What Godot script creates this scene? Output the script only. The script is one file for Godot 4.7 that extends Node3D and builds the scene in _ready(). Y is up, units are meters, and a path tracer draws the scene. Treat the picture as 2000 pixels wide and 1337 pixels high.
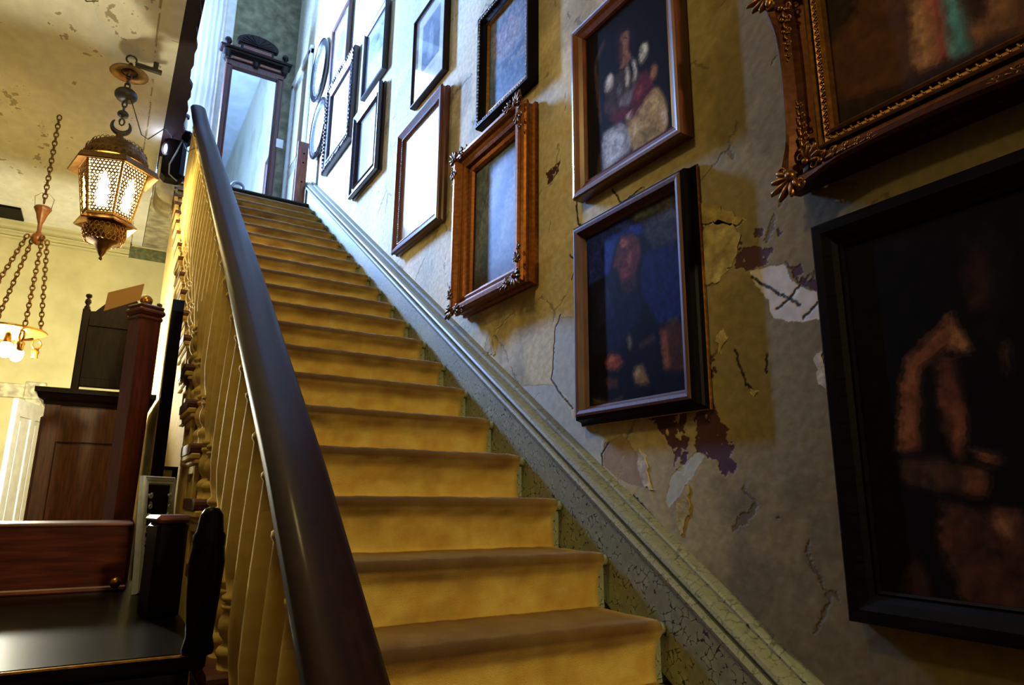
extends Node3D

const PATCH := [
	["CREAM", [-1.462,2.528,-1.400,2.524,-1.351,2.495,-1.323,2.443,-1.334,2.405,-1.348,2.382,-1.380,2.350,-1.434,2.319,-1.478,2.324,-1.485,2.403,-1.486,2.477]],
	["YEL", [-1.475,2.612,-1.430,2.594,-1.302,2.495,-1.336,2.483,-1.453,2.536,-1.489,2.538]],
	["WHITE", [-1.297,2.319,-1.225,2.317,-1.183,2.306,-1.160,2.253,-1.110,2.215,-1.066,2.209,-1.074,2.125,-1.139,2.128,-1.233,2.155,-1.249,2.220,-1.290,2.273]],
	["RED", [-1.353,2.370,-1.318,2.400,-1.227,2.377,-1.221,2.329,-1.270,2.324,-1.310,2.309,-1.340,2.331]],
	["RED", [-1.273,2.460,-1.243,2.456,-1.241,2.429,-1.268,2.428]],
	["RED", [-1.200,2.428,-1.170,2.407,-1.185,2.396]],
	["RED", [-1.176,2.309,-1.143,2.286,-1.119,2.260,-1.075,2.239,-1.078,2.212,-1.115,2.229,-1.153,2.258]],
	["RED", [-1.784,1.928,-1.684,1.925,-1.597,1.916,-1.609,1.736,-1.625,1.718,-1.659,1.745,-1.666,1.804,-1.711,1.844]],
	["RED", [-1.558,1.905,-1.485,1.940,-1.454,1.867,-1.413,1.836,-1.441,1.811,-1.410,1.776,-1.412,1.696,-1.441,1.700,-1.500,1.746,-1.526,1.768,-1.562,1.784]],
	["RED", [-1.493,2.120,-1.463,2.046,-1.479,2.008,-1.500,2.018]],
	["GREY", [-2.308,2.415,-2.344,2.360,-2.369,2.192,-2.381,2.139,-2.225,2.007,-2.210,1.948,-2.143,1.948,-2.133,2.361]],
	["GREY", [-2.715,2.159,-2.345,2.108,-2.220,1.953,-2.035,1.876,-2.052,1.759,-2.135,1.770,-2.431,1.954]],
	["TAN", [-2.039,1.758,-2.022,1.850,-1.918,1.875,-1.849,1.799,-1.809,1.666,-1.866,1.674,-1.950,1.707]],
	["WHITE2", [-1.831,1.806,-1.797,1.781,-1.786,1.681,-1.764,1.666,-1.809,1.674,-1.840,1.744]],
	["GREY", [-1.676,1.716,-1.562,1.784,-1.526,1.768,-1.608,1.686,-1.693,1.608,-1.713,1.629]],
	["YEL", [-1.662,1.615,-1.598,1.679,-1.605,1.588,-1.644,1.517]],
	["CREAM", [-2.786,2.550,-2.846,2.483,-2.942,2.496,-3.012,2.378,-2.889,2.335,-2.907,2.432,-2.846,2.475,-2.683,2.526]],
	["YEL", [-1.864,2.759,-1.755,2.789,-1.745,2.747,-1.815,2.749]],
	["CREAM", [-1.448,2.139,-1.425,2.158,-1.402,2.123,-1.429,2.101,-1.435,2.082]],
	["CREAM", [-1.333,1.953,-1.303,1.952,-1.313,1.928]],
	["CREAM", [-1.002,2.446,-0.976,2.434,-0.981,2.420]],
	["RED", [-2.422,3.148,-2.300,3.157,-2.320,3.104,-2.401,3.076]],
	["WHITE2", [-1.108,2.018,-1.081,2.031,-1.081,1.917,-1.100,1.942]],
]
const CRACK := [
	[-1.462,2.535,-1.400,2.526,-1.336,2.483],
	[-1.395,2.486,-1.355,2.451,-1.325,2.419],
	[-1.438,2.437,-1.375,2.415,-1.326,2.403],
	[-1.295,2.301,-1.232,2.245,-1.172,2.200,-1.135,2.169],
	[-1.217,2.177,-1.165,2.205,-1.135,2.228],
	[-1.132,2.129,-1.083,2.166],
	[-2.308,2.415,-2.350,2.362,-2.369,2.192,-2.381,2.139,-2.301,2.055,-2.225,1.994],
	[-1.941,2.861,-1.884,2.774,-1.755,2.794],
	[-2.182,2.914,-2.176,2.807,-2.142,2.739],
	[-2.188,2.885,-2.168,2.790,-2.125,2.755],
	[-2.238,2.670,-2.179,2.614,-2.225,2.552],
	[-1.571,1.396,-1.472,1.324,-1.373,1.273],
	[-2.039,1.750,-2.044,1.800,-1.996,1.840],
	[-1.868,1.643,-1.770,1.570],
	[-1.377,2.085,-1.347,1.976,-1.319,1.948],
	[-1.261,2.051,-1.270,1.990],
]
const PICT := {
	"K": [
		[[58,48,42], [0.291,0.411,0.480,0.430,0.696,0.541,0.921,0.799,0.931,0.967,0.560,0.984,0.203,0.997,0.188,0.782,0.348,0.713,0.247,0.566]],
		[[30,22,20], [0.377,0.151,0.474,0.119,0.587,0.177,0.614,0.283,0.577,0.344,0.390,0.362]],
		[[128,92,70], [0.446,0.213,0.471,0.185,0.529,0.190,0.557,0.215,0.559,0.256,0.542,0.314,0.556,0.380,0.492,0.422,0.430,0.407,0.450,0.349,0.465,0.290]],
		[[62,42,34], [0.436,0.222,0.480,0.224,0.479,0.323,0.460,0.387,0.423,0.364]],
		[[30,20,20], [0.488,0.218,0.533,0.235,0.535,0.250,0.491,0.234]],
		[[92,46,42], [0.468,0.325,0.504,0.338,0.499,0.350,0.469,0.339]],
		[[105,72,58], [0.496,0.355,0.565,0.358,0.585,0.394,0.515,0.432]],
		[[160,156,150], [0.240,0.442,0.272,0.389,0.329,0.378,0.363,0.429,0.355,0.479,0.287,0.496,0.248,0.484]],
		[[202,198,190], [0.271,0.422,0.316,0.392,0.344,0.421,0.301,0.458]],
		[[140,136,122], [0.648,0.443,0.668,0.369,0.708,0.359,0.760,0.382,0.772,0.425,0.739,0.467,0.678,0.489]],
		[[194,190,174], [0.707,0.379,0.753,0.388,0.741,0.432,0.704,0.421]],
		[[184,182,168], [0.668,0.407,0.707,0.433,0.684,0.457]],
		[[88,86,92], [0.394,0.523,0.432,0.473,0.463,0.540,0.437,0.587,0.399,0.564]],
		[[168,162,152], [0.508,0.423,0.540,0.434,0.551,0.514,0.530,0.563,0.501,0.556,0.496,0.476]],
		[[182,176,166], [0.574,0.395,0.620,0.432,0.637,0.514,0.613,0.554,0.575,0.551,0.601,0.498,0.578,0.442]],
		[[104,98,106], [0.401,0.604,0.540,0.586,0.640,0.567,0.614,0.643,0.534,0.686,0.422,0.652]],
		[[84,34,42], [0.583,0.605,0.664,0.539,0.739,0.536,0.767,0.586,0.804,0.640,0.790,0.695,0.683,0.735,0.563,0.760,0.417,0.740,0.278,0.685,0.328,0.640,0.533,0.698]],
		[[120,52,58], [0.607,0.641,0.671,0.593,0.688,0.651,0.617,0.695]],
		[[70,48,46], [0.235,0.548,0.354,0.598,0.443,0.686,0.327,0.665,0.232,0.614]],
		[[140,100,62], [0.767,0.574,0.791,0.535,0.825,0.541,0.851,0.578,0.840,0.619,0.804,0.640,0.774,0.621]],
		[[158,132,90], [0.495,0.771,0.617,0.758,0.770,0.686,0.831,0.688,0.895,0.764,0.927,0.849,0.929,0.943,0.887,0.996,0.560,0.982,0.500,0.873]],
		[[192,182,160], [0.860,0.833,0.890,0.833,0.922,0.917,0.899,0.957,0.875,0.898]],
		[[108,98,64], [0.630,0.886,0.775,0.906,0.850,0.970,0.689,0.959]],
		[[180,162,126], [0.548,0.817,0.597,0.809,0.678,0.868,0.565,0.900]],
		[[172,148,104], [0.746,0.725,0.809,0.715,0.863,0.798,0.780,0.836]],
		[[140,148,164], [0.187,0.808,0.214,0.739,0.417,0.746,0.494,0.796,0.542,0.914,0.517,0.966,0.203,0.995]],
		[[176,186,200], [0.249,0.791,0.368,0.785,0.469,0.836,0.452,0.943,0.240,0.972]],
		[[150,160,178], [0.294,0.847,0.388,0.856,0.407,0.926,0.314,0.931]],
		[[74,84,98], [0.337,0.837,0.370,0.842,0.364,0.863]],
		[[74,84,98], [0.404,0.808,0.432,0.812,0.426,0.830]],
		[[84,92,104], [0.264,0.887,0.292,0.893,0.281,0.914]],
		[[84,92,104], [0.427,0.899,0.454,0.901,0.448,0.924]],
		[[214,206,198], [0.475,0.738,0.542,0.727,0.575,0.728,0.511,0.765]],
		[[74,56,40], [0.250,0.116,0.271,0.134,0.192,0.200,0.152,0.237,0.172,0.385,0.198,0.653,0.170,0.669,0.134,0.437,0.116,0.234,0.170,0.175]],
		[[70,50,34], [0.147,0.872,0.187,0.860,0.167,0.983,0.103,1.039]],
	],
	"L": [
		[[36,50,128], [-0.001,-0.012,0.466,-0.009,0.625,0.064,0.649,0.133,0.577,0.130,0.460,0.086,0.366,0.103,0.315,0.180,0.261,0.281,0.020,0.306]],
		[[22,28,78], [0.181,0.116,0.215,0.114,0.220,0.201,0.187,0.203]],
		[[50,66,150], [0.339,0.023,0.524,0.038,0.609,0.091,0.431,0.070]],
		[[26,34,84], [0.626,0.265,0.712,0.242,0.977,0.257,1.017,0.310,1.012,0.644,0.761,0.660,0.598,0.456]],
		[[54,56,64], [0.466,-0.009,0.897,-0.031,1.031,-0.014,1.012,0.259,0.739,0.249,0.648,0.155,0.639,0.076]],
		[[78,86,96], [0.527,-0.009,0.708,-0.001,0.760,0.053,0.568,0.049]],
		[[66,68,70], [0.785,0.014,0.946,0.014,0.962,0.137,0.804,0.126]],
		[[92,48,42], [0.364,0.143,0.413,0.098,0.519,0.108,0.604,0.160,0.613,0.247,0.548,0.340,0.470,0.401,0.397,0.372,0.357,0.269,0.310,0.259]],
		[[150,92,78], [0.390,0.133,0.458,0.119,0.492,0.157,0.424,0.176]],
		[[122,64,54], [0.396,0.277,0.478,0.276,0.496,0.329,0.429,0.342]],
		[[134,76,64], [0.466,0.190,0.513,0.209,0.512,0.271,0.470,0.267]],
		[[36,24,28], [0.403,0.171,0.470,0.178,0.465,0.200,0.411,0.192]],
		[[44,26,28], [0.422,0.302,0.494,0.307,0.494,0.320,0.428,0.315]],
		[[52,36,40], [0.398,0.356,0.548,0.340,0.563,0.419,0.467,0.450,0.394,0.418]],
		[[22,24,46], [0.027,0.315,0.293,0.279,0.379,0.423,0.612,0.459,0.579,0.602,0.329,0.744,0.027,0.704]],
		[[30,34,64], [0.125,0.383,0.257,0.360,0.311,0.527,0.150,0.564]],
		[[66,38,24], [0.761,0.660,0.916,0.663,1.004,0.698,0.997,0.912,0.782,0.895]],
		[[122,72,42], [0.764,0.689,0.828,0.681,0.849,0.881,0.790,0.882]],
		[[84,60,40], [0.841,0.647,0.942,0.649,0.946,0.664,0.852,0.663]],
		[[116,58,40], [0.182,0.763,0.253,0.726,0.359,0.748,0.404,0.798,0.324,0.836,0.217,0.821]],
		[[146,84,58], [0.236,0.755,0.292,0.747,0.302,0.783,0.246,0.788]],
		[[116,92,58], [0.478,0.866,0.515,0.834,0.599,0.840,0.626,0.883,0.660,0.936,0.550,0.941,0.492,0.914]],
		[[146,122,82], [0.513,0.863,0.556,0.846,0.576,0.884,0.531,0.893]],
		[[102,94,80], [0.434,0.698,0.469,0.647,0.497,0.707,0.463,0.750]],
		[[82,56,46], [0.550,0.729,0.711,0.692,0.725,0.720,0.569,0.749]],
		[[66,42,28], [0.176,0.877,0.246,0.855,0.327,0.878,0.339,0.927,0.226,0.931]],
		[[86,74,58], [0.033,0.959,0.254,0.994,0.396,0.978,0.380,0.998,0.222,1.020,0.048,0.987]],
	],
	"M": [
		[[36,28,25], [-0.050,0.392,0.091,0.534,0.070,0.679,0.052,0.698,-0.011,0.727,-0.061,0.773]],
		[[38,27,26], [-0.053,0.908,0.130,0.958,0.347,0.979,0.336,1.071,-0.037,1.044]],
		[[150,108,66], [0.186,0.706,0.210,0.729,0.213,0.816,0.209,0.958,0.176,0.952,0.174,0.887]],
		[[165,100,72], [0.212,0.730,0.235,0.752,0.230,0.932,0.212,0.963,0.211,0.840]],
		[[140,56,52], [0.230,0.748,0.242,0.759,0.240,0.955,0.223,0.954,0.231,0.883]],
		[[74,140,140], [0.241,0.758,0.263,0.778,0.267,0.858,0.274,0.967,0.240,0.971,0.239,0.889]],
		[[140,95,60], [0.283,0.887,0.304,0.910,0.306,0.945,0.289,0.967]],
		[[40,28,24], [0.272,0.787,0.314,0.827,0.304,0.906,0.285,0.894]],
		[[112,78,50], [0.318,0.831,0.359,0.869,0.349,0.963,0.308,0.952]],
	],
	"N": [
		[[21,16,15], [0.346,0.080,0.447,0.070,0.486,0.139,0.470,0.297,0.392,0.401,0.349,0.297]],
		[[44,27,23], [0.358,0.186,0.400,0.126,0.431,0.178,0.409,0.283,0.364,0.287]],
		[[92,55,36], [0.917,0.366,0.790,0.285,0.794,0.359,0.838,0.379,0.893,0.414,0.922,0.623,0.986,0.628,0.948,0.428]],
		[[115,69,46], [0.183,0.366,0.310,0.285,0.306,0.359,0.262,0.379,0.207,0.414,0.178,0.623,0.114,0.628,0.152,0.428]],
		[[136,92,60], [0.302,0.294,0.317,0.287,0.355,0.388,0.302,0.388]],
		[[68,39,28], [0.842,0.386,0.798,0.393,0.787,0.544,0.808,0.655,0.833,0.641,0.853,0.559]],
		[[86,49,35], [0.258,0.386,0.302,0.393,0.313,0.544,0.292,0.655,0.267,0.641,0.247,0.559]],
		[[115,66,43], [0.285,0.508,0.315,0.531,0.302,0.603,0.283,0.615]],
		[[48,32,24], [0.977,0.648,0.835,0.654,0.751,0.689,0.771,0.742,0.900,0.729,0.978,0.711]],
		[[60,40,31], [0.123,0.648,0.265,0.654,0.349,0.689,0.329,0.742,0.200,0.729,0.122,0.711]],
		[[100,60,41], [0.295,0.694,0.349,0.688,0.329,0.742,0.289,0.736]],
		[[108,66,46], [0.314,0.630,0.386,0.646,0.370,0.671,0.323,0.656]],
		[[60,36,29], [0.223,0.758,0.324,0.776,0.424,0.774,0.396,1.023,0.255,1.034,0.196,0.857]],
		[[100,58,38], [0.214,0.798,0.237,0.810,0.228,0.877,0.213,0.856]],
		[[100,69,49], [0.335,0.782,0.411,0.781,0.369,0.857]],
		[[86,60,46], [0.431,0.382,0.444,0.384,0.430,0.460,0.424,0.446]],
		[[47,30,24], [0.089,0.963,0.129,0.880,0.162,0.949,0.161,1.007,0.085,0.996]],
	],
}
var names := {}
var M := {}
var tex := {}
const EYE := Vector3(0, 1.632, 0)
const RISE := 0.18
const RUN := 0.2728
const NY := 1.26
const NZ := -1.636
const WALL_X := 1.64
const CEIL := 4.5
const UP_FLOOR := 4.68
const ROOF := 9.2
const BACK := -8.68

# ------------------------------------------------------------------ helpers
class MB:
	var st := SurfaceTool.new()
	func _init(smooth := false) -> void:
		st.begin(Mesh.PRIMITIVE_TRIANGLES)
		st.set_smooth_group(0 if smooth else -1)
	func smooth(on: bool) -> void:
		st.set_smooth_group(0 if on else -1)
	func tri(a: Vector3, b: Vector3, c: Vector3) -> void:
		st.add_vertex(a); st.add_vertex(c); st.add_vertex(b)
	func quad(a: Vector3, b: Vector3, c: Vector3, d: Vector3) -> void:
		tri(a, b, c); tri(a, c, d)
	func fan(p: Array, out: Vector3) -> void:
		var n: Vector3 = (p[1] - p[0]).cross(p[2] - p[0])
		var rev := n.dot(out) < 0.0
		for i in range(1, p.size() - 1):
			if rev: tri(p[0], p[i + 1], p[i])
			else: tri(p[0], p[i], p[i + 1])
	func box(c: Vector3, s: Vector3, b := 0.004, rot := Basis()) -> void:
		var h := s * 0.5
		b = minf(b, minf(h.x, minf(h.y, h.z)) * 0.9)
		for a in 3:
			var u := (a + 1) % 3
			var v := (a + 2) % 3
			for sg in [-1.0, 1.0]:
				var f := []
				for e in [[-1, -1], [1, -1], [1, 1], [-1, 1]]:
					var p := Vector3()
					p[a] = sg * h[a]; p[u] = e[0] * (h[u] - b); p[v] = e[1] * (h[v] - b)
					f.append(c + rot * p)
				var o := Vector3(); o[a] = sg
				fan(f, rot * o)
			for su in [-1.0, 1.0]:
				for sv in [-1.0, 1.0]:
					var f2 := []
					for e in [[-1, 0], [1, 0], [1, 1], [-1, 1]]:
						var p := Vector3()
						p[a] = e[0] * (h[a] - b)
						p[u] = su * (h[u] - (b if e[1] else 0.0)); p[v] = sv * (h[v] - (0.0 if e[1] else b))
						f2.append(c + rot * p)
					var o2 := Vector3(); o2[u] = su; o2[v] = sv
					fan(f2, rot * o2)
		for x in [-1.0, 1.0]:
			for y in [-1.0, 1.0]:
				for z in [-1.0, 1.0]:
					fan([c + rot * Vector3(x * h.x, y * (h.y - b), z * (h.z - b)), c + rot * Vector3(x * (h.x - b), y * h.y, z * (h.z - b)), c + rot * Vector3(x * (h.x - b), y * (h.y - b), z * h.z)], rot * Vector3(x, y, z))
	func lathe(prof: Array, seg := 16, xf := Transform3D(), phase := 0.0) -> void:
		for i in prof.size() - 1:
			var a: Vector2 = prof[i]
			var b: Vector2 = prof[i + 1]
			for k in seg:
				var t0 := phase + TAU * k / seg
				var t1 := phase + TAU * (k + 1) / seg
				var d0 := Vector3(sin(t0), 0, cos(t0))
				var d1 := Vector3(sin(t1), 0, cos(t1))
				var p := [xf * (d0 * a.x + Vector3(0, a.y, 0)), xf * (d1 * a.x + Vector3(0, a.y, 0)), xf * (d1 * b.x + Vector3(0, b.y, 0)), xf * (d0 * b.x + Vector3(0, b.y, 0))]
				var dir := 1.0 if b.y >= a.y else -1.0
				if absf(b.y - a.y) < 1e-6:
					dir = 1.0 if a.x > b.x else -1.0
				if dir > 0: 
					if a.x > 1e-5: tri(p[0], p[1], p[2])
					if b.x > 1e-5: tri(p[0], p[2], p[3])
				else:
					if a.x > 1e-5: tri(p[0], p[2], p[1])
					if b.x > 1e-5: tri(p[0], p[3], p[2])
	func ball(c: Vector3, r: Vector3, seg := 8, rings := 5, rot := Basis()) -> void:
		var prof := []
		for i in rings + 1:
			var t := -PI / 2 + PI * i / rings
			prof.append(Vector2(cos(t) if i > 0 and i < rings else 0.0, sin(t)))
		lathe(prof, seg, Transform3D(rot * Basis.from_scale(r), c))
	func tube(pts: Array, r, seg := 6, cap := true) -> void:
		var n := pts.size()
		var rings := []
		var up := Vector3(0.31, 0.83, 0.46).normalized()
		for i in n:
			var d: Vector3 = (pts[mini(i + 1, n - 1)] - pts[maxi(i - 1, 0)]).normalized()
			var s := d.cross(up)
			if s.length() < 0.05: s = d.cross(Vector3(1, 0.1, 0))
			s = s.normalized()
			up = s.cross(d).normalized()
			var rad: float = r[i] if r is Array else r
			var ring := []
			for k in seg:
				var t := TAU * k / seg
				ring.append(pts[i] + (s * cos(t) + up * sin(t)) * rad)
			rings.append(ring)
		for i in n - 1:
			for k in seg:
				var k2 := (k + 1) % seg
				var a: Vector3 = rings[i][k]
				fan([a, rings[i + 1][k], rings[i + 1][k2], rings[i][k2]], a - pts[i] + rings[i][k2] - pts[i])
		if cap:
			for e in [0, n - 1]:
				fan(rings[e], pts[e] - pts[1 if e == 0 else n - 2])
	func torus(c: Vector3, rx: float, ry: float, r: float, rot := Basis(), seg := 12, side := 5, from := 0.0, to := TAU) -> void:
		var pts := []
		for i in seg + 1:
			var t := from + (to - from) * i / seg
			pts.append(c + rot * Vector3(cos(t) * rx, sin(t) * ry, 0))
		tube(pts, r, side, to - from < TAU - 0.01)
	func sweep(path: Array, prof: Array, side: Vector3, closed := true, caps := true) -> void:
		# prof: Vector2(across, up); path of points; across = side, up = perpendicular to the path
		var n := path.size()
		var rows := []
		var mid := Vector2()
		for p in prof: mid += p / prof.size()
		var mids := []
		for i in n:
			var d: Vector3 = (path[mini(i + 1, n - 1)] - path[maxi(i - 1, 0)]).normalized()
			var u := side.cross(d).normalized()
			if u.y < 0: u = -u
			var row := []
			for p in prof: row.append(path[i] + side * p.x + u * p.y)
			rows.append(row)
			mids.append(path[i] + side * mid.x + u * mid.y)
		var m := prof.size()
		for i in n - 1:
			for k in (m if closed else m - 1):
				var k2 := (k + 1) % m
				fan([rows[i][k], rows[i + 1][k], rows[i + 1][k2], rows[i][k2]], rows[i][k] + rows[i][k2] - mids[i] * 2.0)
		if caps:
			for e in [0, n - 1]:
				var o: Vector3 = path[e] - path[1 if e == 0 else n - 2]
				for k in m: fan([mids[e], rows[e][k], rows[e][(k + 1) % m]], o)
	func prism(poly: PackedVector2Array, z0: float, z1: float, xf := Transform3D()) -> void:
		var ix := Geometry2D.triangulate_polygon(poly)
		for i in range(0, ix.size(), 3):
			for z in [z0, z1]:
				var f := []
				for k in 3: f.append(xf * Vector3(poly[ix[i + k]].x, poly[ix[i + k]].y, z))
				fan(f, xf.basis * Vector3(0, 0, 1.0 if z == z1 else -1.0))
		var cw := Geometry2D.is_polygon_clockwise(poly)
		for i in poly.size():
			var a := poly[i]
			var b := poly[(i + 1) % poly.size()]
			var o := Vector3(b.y - a.y, a.x - b.x, 0) * (-1.0 if cw else 1.0)
			fan([xf * Vector3(a.x, a.y, z0), xf * Vector3(b.x, b.y, z0), xf * Vector3(b.x, b.y, z1), xf * Vector3(a.x, a.y, z1)], xf.basis * o)
	func ring(w: float, h: float, prof: Array, wavy := false, n := 1) -> void:
		# mitred frame round the origin in XY; prof: Vector2(inset from the outer edge, height out)
		var cs := [Vector2(-1, -1), Vector2(1, -1), Vector2(1, 1), Vector2(-1, 1)]
		for s in 4:
			var c0: Vector2 = cs[s]
			var c1: Vector2 = cs[(s + 1) % 4]
			for j in n:
				var t0 := float(j) / n
				var t1 := float(j + 1) / n
				for i in prof.size() - 1:
					var q := []
					for e in [[i, t0], [i, t1], [i + 1, t1], [i + 1, t0]]:
						var p: Vector2 = prof[e[0]]
						var a := Vector2(c0.x * (w / 2 - p.x), c0.y * (h / 2 - p.x))
						var b := Vector2(c1.x * (w / 2 - p.x), c1.y * (h / 2 - p.x))
						var r := a.lerp(b, e[1])
						if wavy:
							var nrm := Vector2(b.y - a.y, a.x - b.x).normalized()
							r += nrm * wave(e[1], e[0])
						q.append(Vector3(r.x, r.y, p.y))
					var out: Vector3 = Vector3((c0.x + c1.x), (c0.y + c1.y), 0.0) * (0.001 + prof[i + 1].y - prof[i].y) + Vector3(0, 0, prof[i + 1].x - prof[i].x)
					fan(q, out)
	func wave(t: float, i: int) -> float:
		# swept outline of a carved frame: swells at the corners and the middle of each side
		if i < 1 or i > 7: return 0.0
		var u := absf(t - 0.5) * 2.0
		var k := 0.024 * exp(-pow(u / 0.16, 2)) + 0.022 * smoothstep(0.78, 0.98, u) - 0.012 * sin(PI * clampf((u - 0.1) / 0.85, 0, 1))
		return k * (1.0 if i < 5 else 0.4)
	func mesh() -> ArrayMesh:
		st.generate_normals()
		return st.commit()

func numbered(n: String) -> String:
	names[n] = names.get(n, 0) + 1
	return n if names[n] == 1 else "%s_%03d" % [n, names[n] - 1]

func tag(o: Node, label: String, category: String, group := "") -> Node:
	o.set_meta("label", label); o.set_meta("category", category)
	if group: o.set_meta("group", group)
	return o

func put(n: String, mesh: Mesh, mat: Material, parent: Node = null, xf := Transform3D()) -> MeshInstance3D:
	var o := MeshInstance3D.new()
	o.mesh = mesh
	o.material_override = mat
	o.transform = xf
	if parent == null:
		o.name = numbered(n); add_child(o, true)
	else:
		o.name = n; parent.add_child(o, true)
	return o

func thing(n: String, label: String, category: String, at := Vector3(), turn := 0.0, group := "") -> Node3D:
	var o := Node3D.new()
	o.name = numbered(n)
	o.position = at; o.rotation.y = turn
	add_child(o, true)
	tag(o, label, category, group)
	return o

func structure(n: String, mesh: Mesh, mat: Material) -> MeshInstance3D:
	var o := put(n, mesh, mat)
	o.set_meta("kind", "structure")
	return o

func c8(r: float, g: float, b: float) -> Color:
	return Color(r / 255.0, g / 255.0, b / 255.0)

func noise(f: float, seed_ := 1, oct := 4, type := FastNoiseLite.TYPE_SIMPLEX_SMOOTH) -> FastNoiseLite:
	var n := FastNoiseLite.new()
	n.noise_type = type; n.frequency = f; n.seed = seed_; n.fractal_octaves = oct
	return n

func noise_tex(f: float, lo: Color, hi: Color, seed_: int, oct := 4, size := 256, type := FastNoiseLite.TYPE_SIMPLEX_SMOOTH) -> ImageTexture:
	var im := noise(f, seed_, oct, type).get_seamless_image(size, size)
	var d := im.get_data()
	var o := PackedByteArray()
	o.resize(size * size * 3)
	for i in size * size:
		var c := lo.lerp(hi, d[i] / 255.0)
		o[i * 3] = int(c.r * 255); o[i * 3 + 1] = int(c.g * 255); o[i * 3 + 2] = int(c.b * 255)
	return ImageTexture.create_from_image(Image.create_from_data(size, size, false, Image.FORMAT_RGB8, o))

func mat(col: Color, rough := 0.6, tname := "", scale := Vector3.ONE, bump := "", bump_cm := 0.1) -> StandardMaterial3D:
	var m := StandardMaterial3D.new()
	m.albedo_color = col; m.roughness = rough
	if tname or bump:
		m.uv1_triplanar = true; m.uv1_scale = scale
	if tname: m.albedo_texture = tex[tname]
	if bump:
		m.heightmap_enabled = true; m.heightmap_texture = tex[bump]; m.heightmap_scale = bump_cm
	return m

func wood(col: Color, rough := 0.4, coat := 0.0, axis := 1) -> StandardMaterial3D:
	var s := Vector3(9, 9, 9); s[axis] = 0.9
	var m := mat(col, rough, "grain", s)
	if coat > 0.0:
		m.clearcoat_enabled = true; m.clearcoat = coat; m.clearcoat_roughness = 0.12
	return m

func gilt(col: Color, rough := 0.38) -> StandardMaterial3D:
	var m := mat(col, rough, "mottle", Vector3(6, 6, 6), "mottle", 0.05)
	m.metallic = 0.85
	return m

func inside(p: Vector2, poly: PackedVector2Array) -> bool:
	return Geometry2D.is_point_in_polygon(p, poly)

func vecs(a: Array) -> PackedVector2Array:
	var o := PackedVector2Array()
	for i in range(0, a.size(), 2): o.append(Vector2(a[i], a[i + 1]))
	return o

func nose(k: int) -> Vector2:   # (y, z) of the nosing of step k
	return Vector2(NY + RISE * k, NZ - RUN * k)

func line_y(z: float) -> float:
	return NY + RISE * (NZ - z) / RUN

# ------------------------------------------------------------------ textures
func field(f: float, seed_: int, oct: int, mpp: Vector2, org: Vector2, w: int, h: int, kind := 0) -> PackedByteArray:
	# a noise over real metres, sampled on a grid of w x h
	var n := noise(f * mpp.x, seed_, oct)
	if kind == 1:
		n.noise_type = FastNoiseLite.TYPE_CELLULAR
		n.cellular_return_type = FastNoiseLite.RETURN_DISTANCE2_SUB
		n.fractal_type = FastNoiseLite.FRACTAL_NONE
		n.domain_warp_enabled = true; n.domain_warp_amplitude = 0.10 / mpp.x; n.domain_warp_frequency = f * 1.3 * mpp.x
	n.offset = Vector3(org.x / mpp.x, org.y / mpp.y, 0)
	return n.get_image(w, h, false, false, false).get_data()

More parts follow.
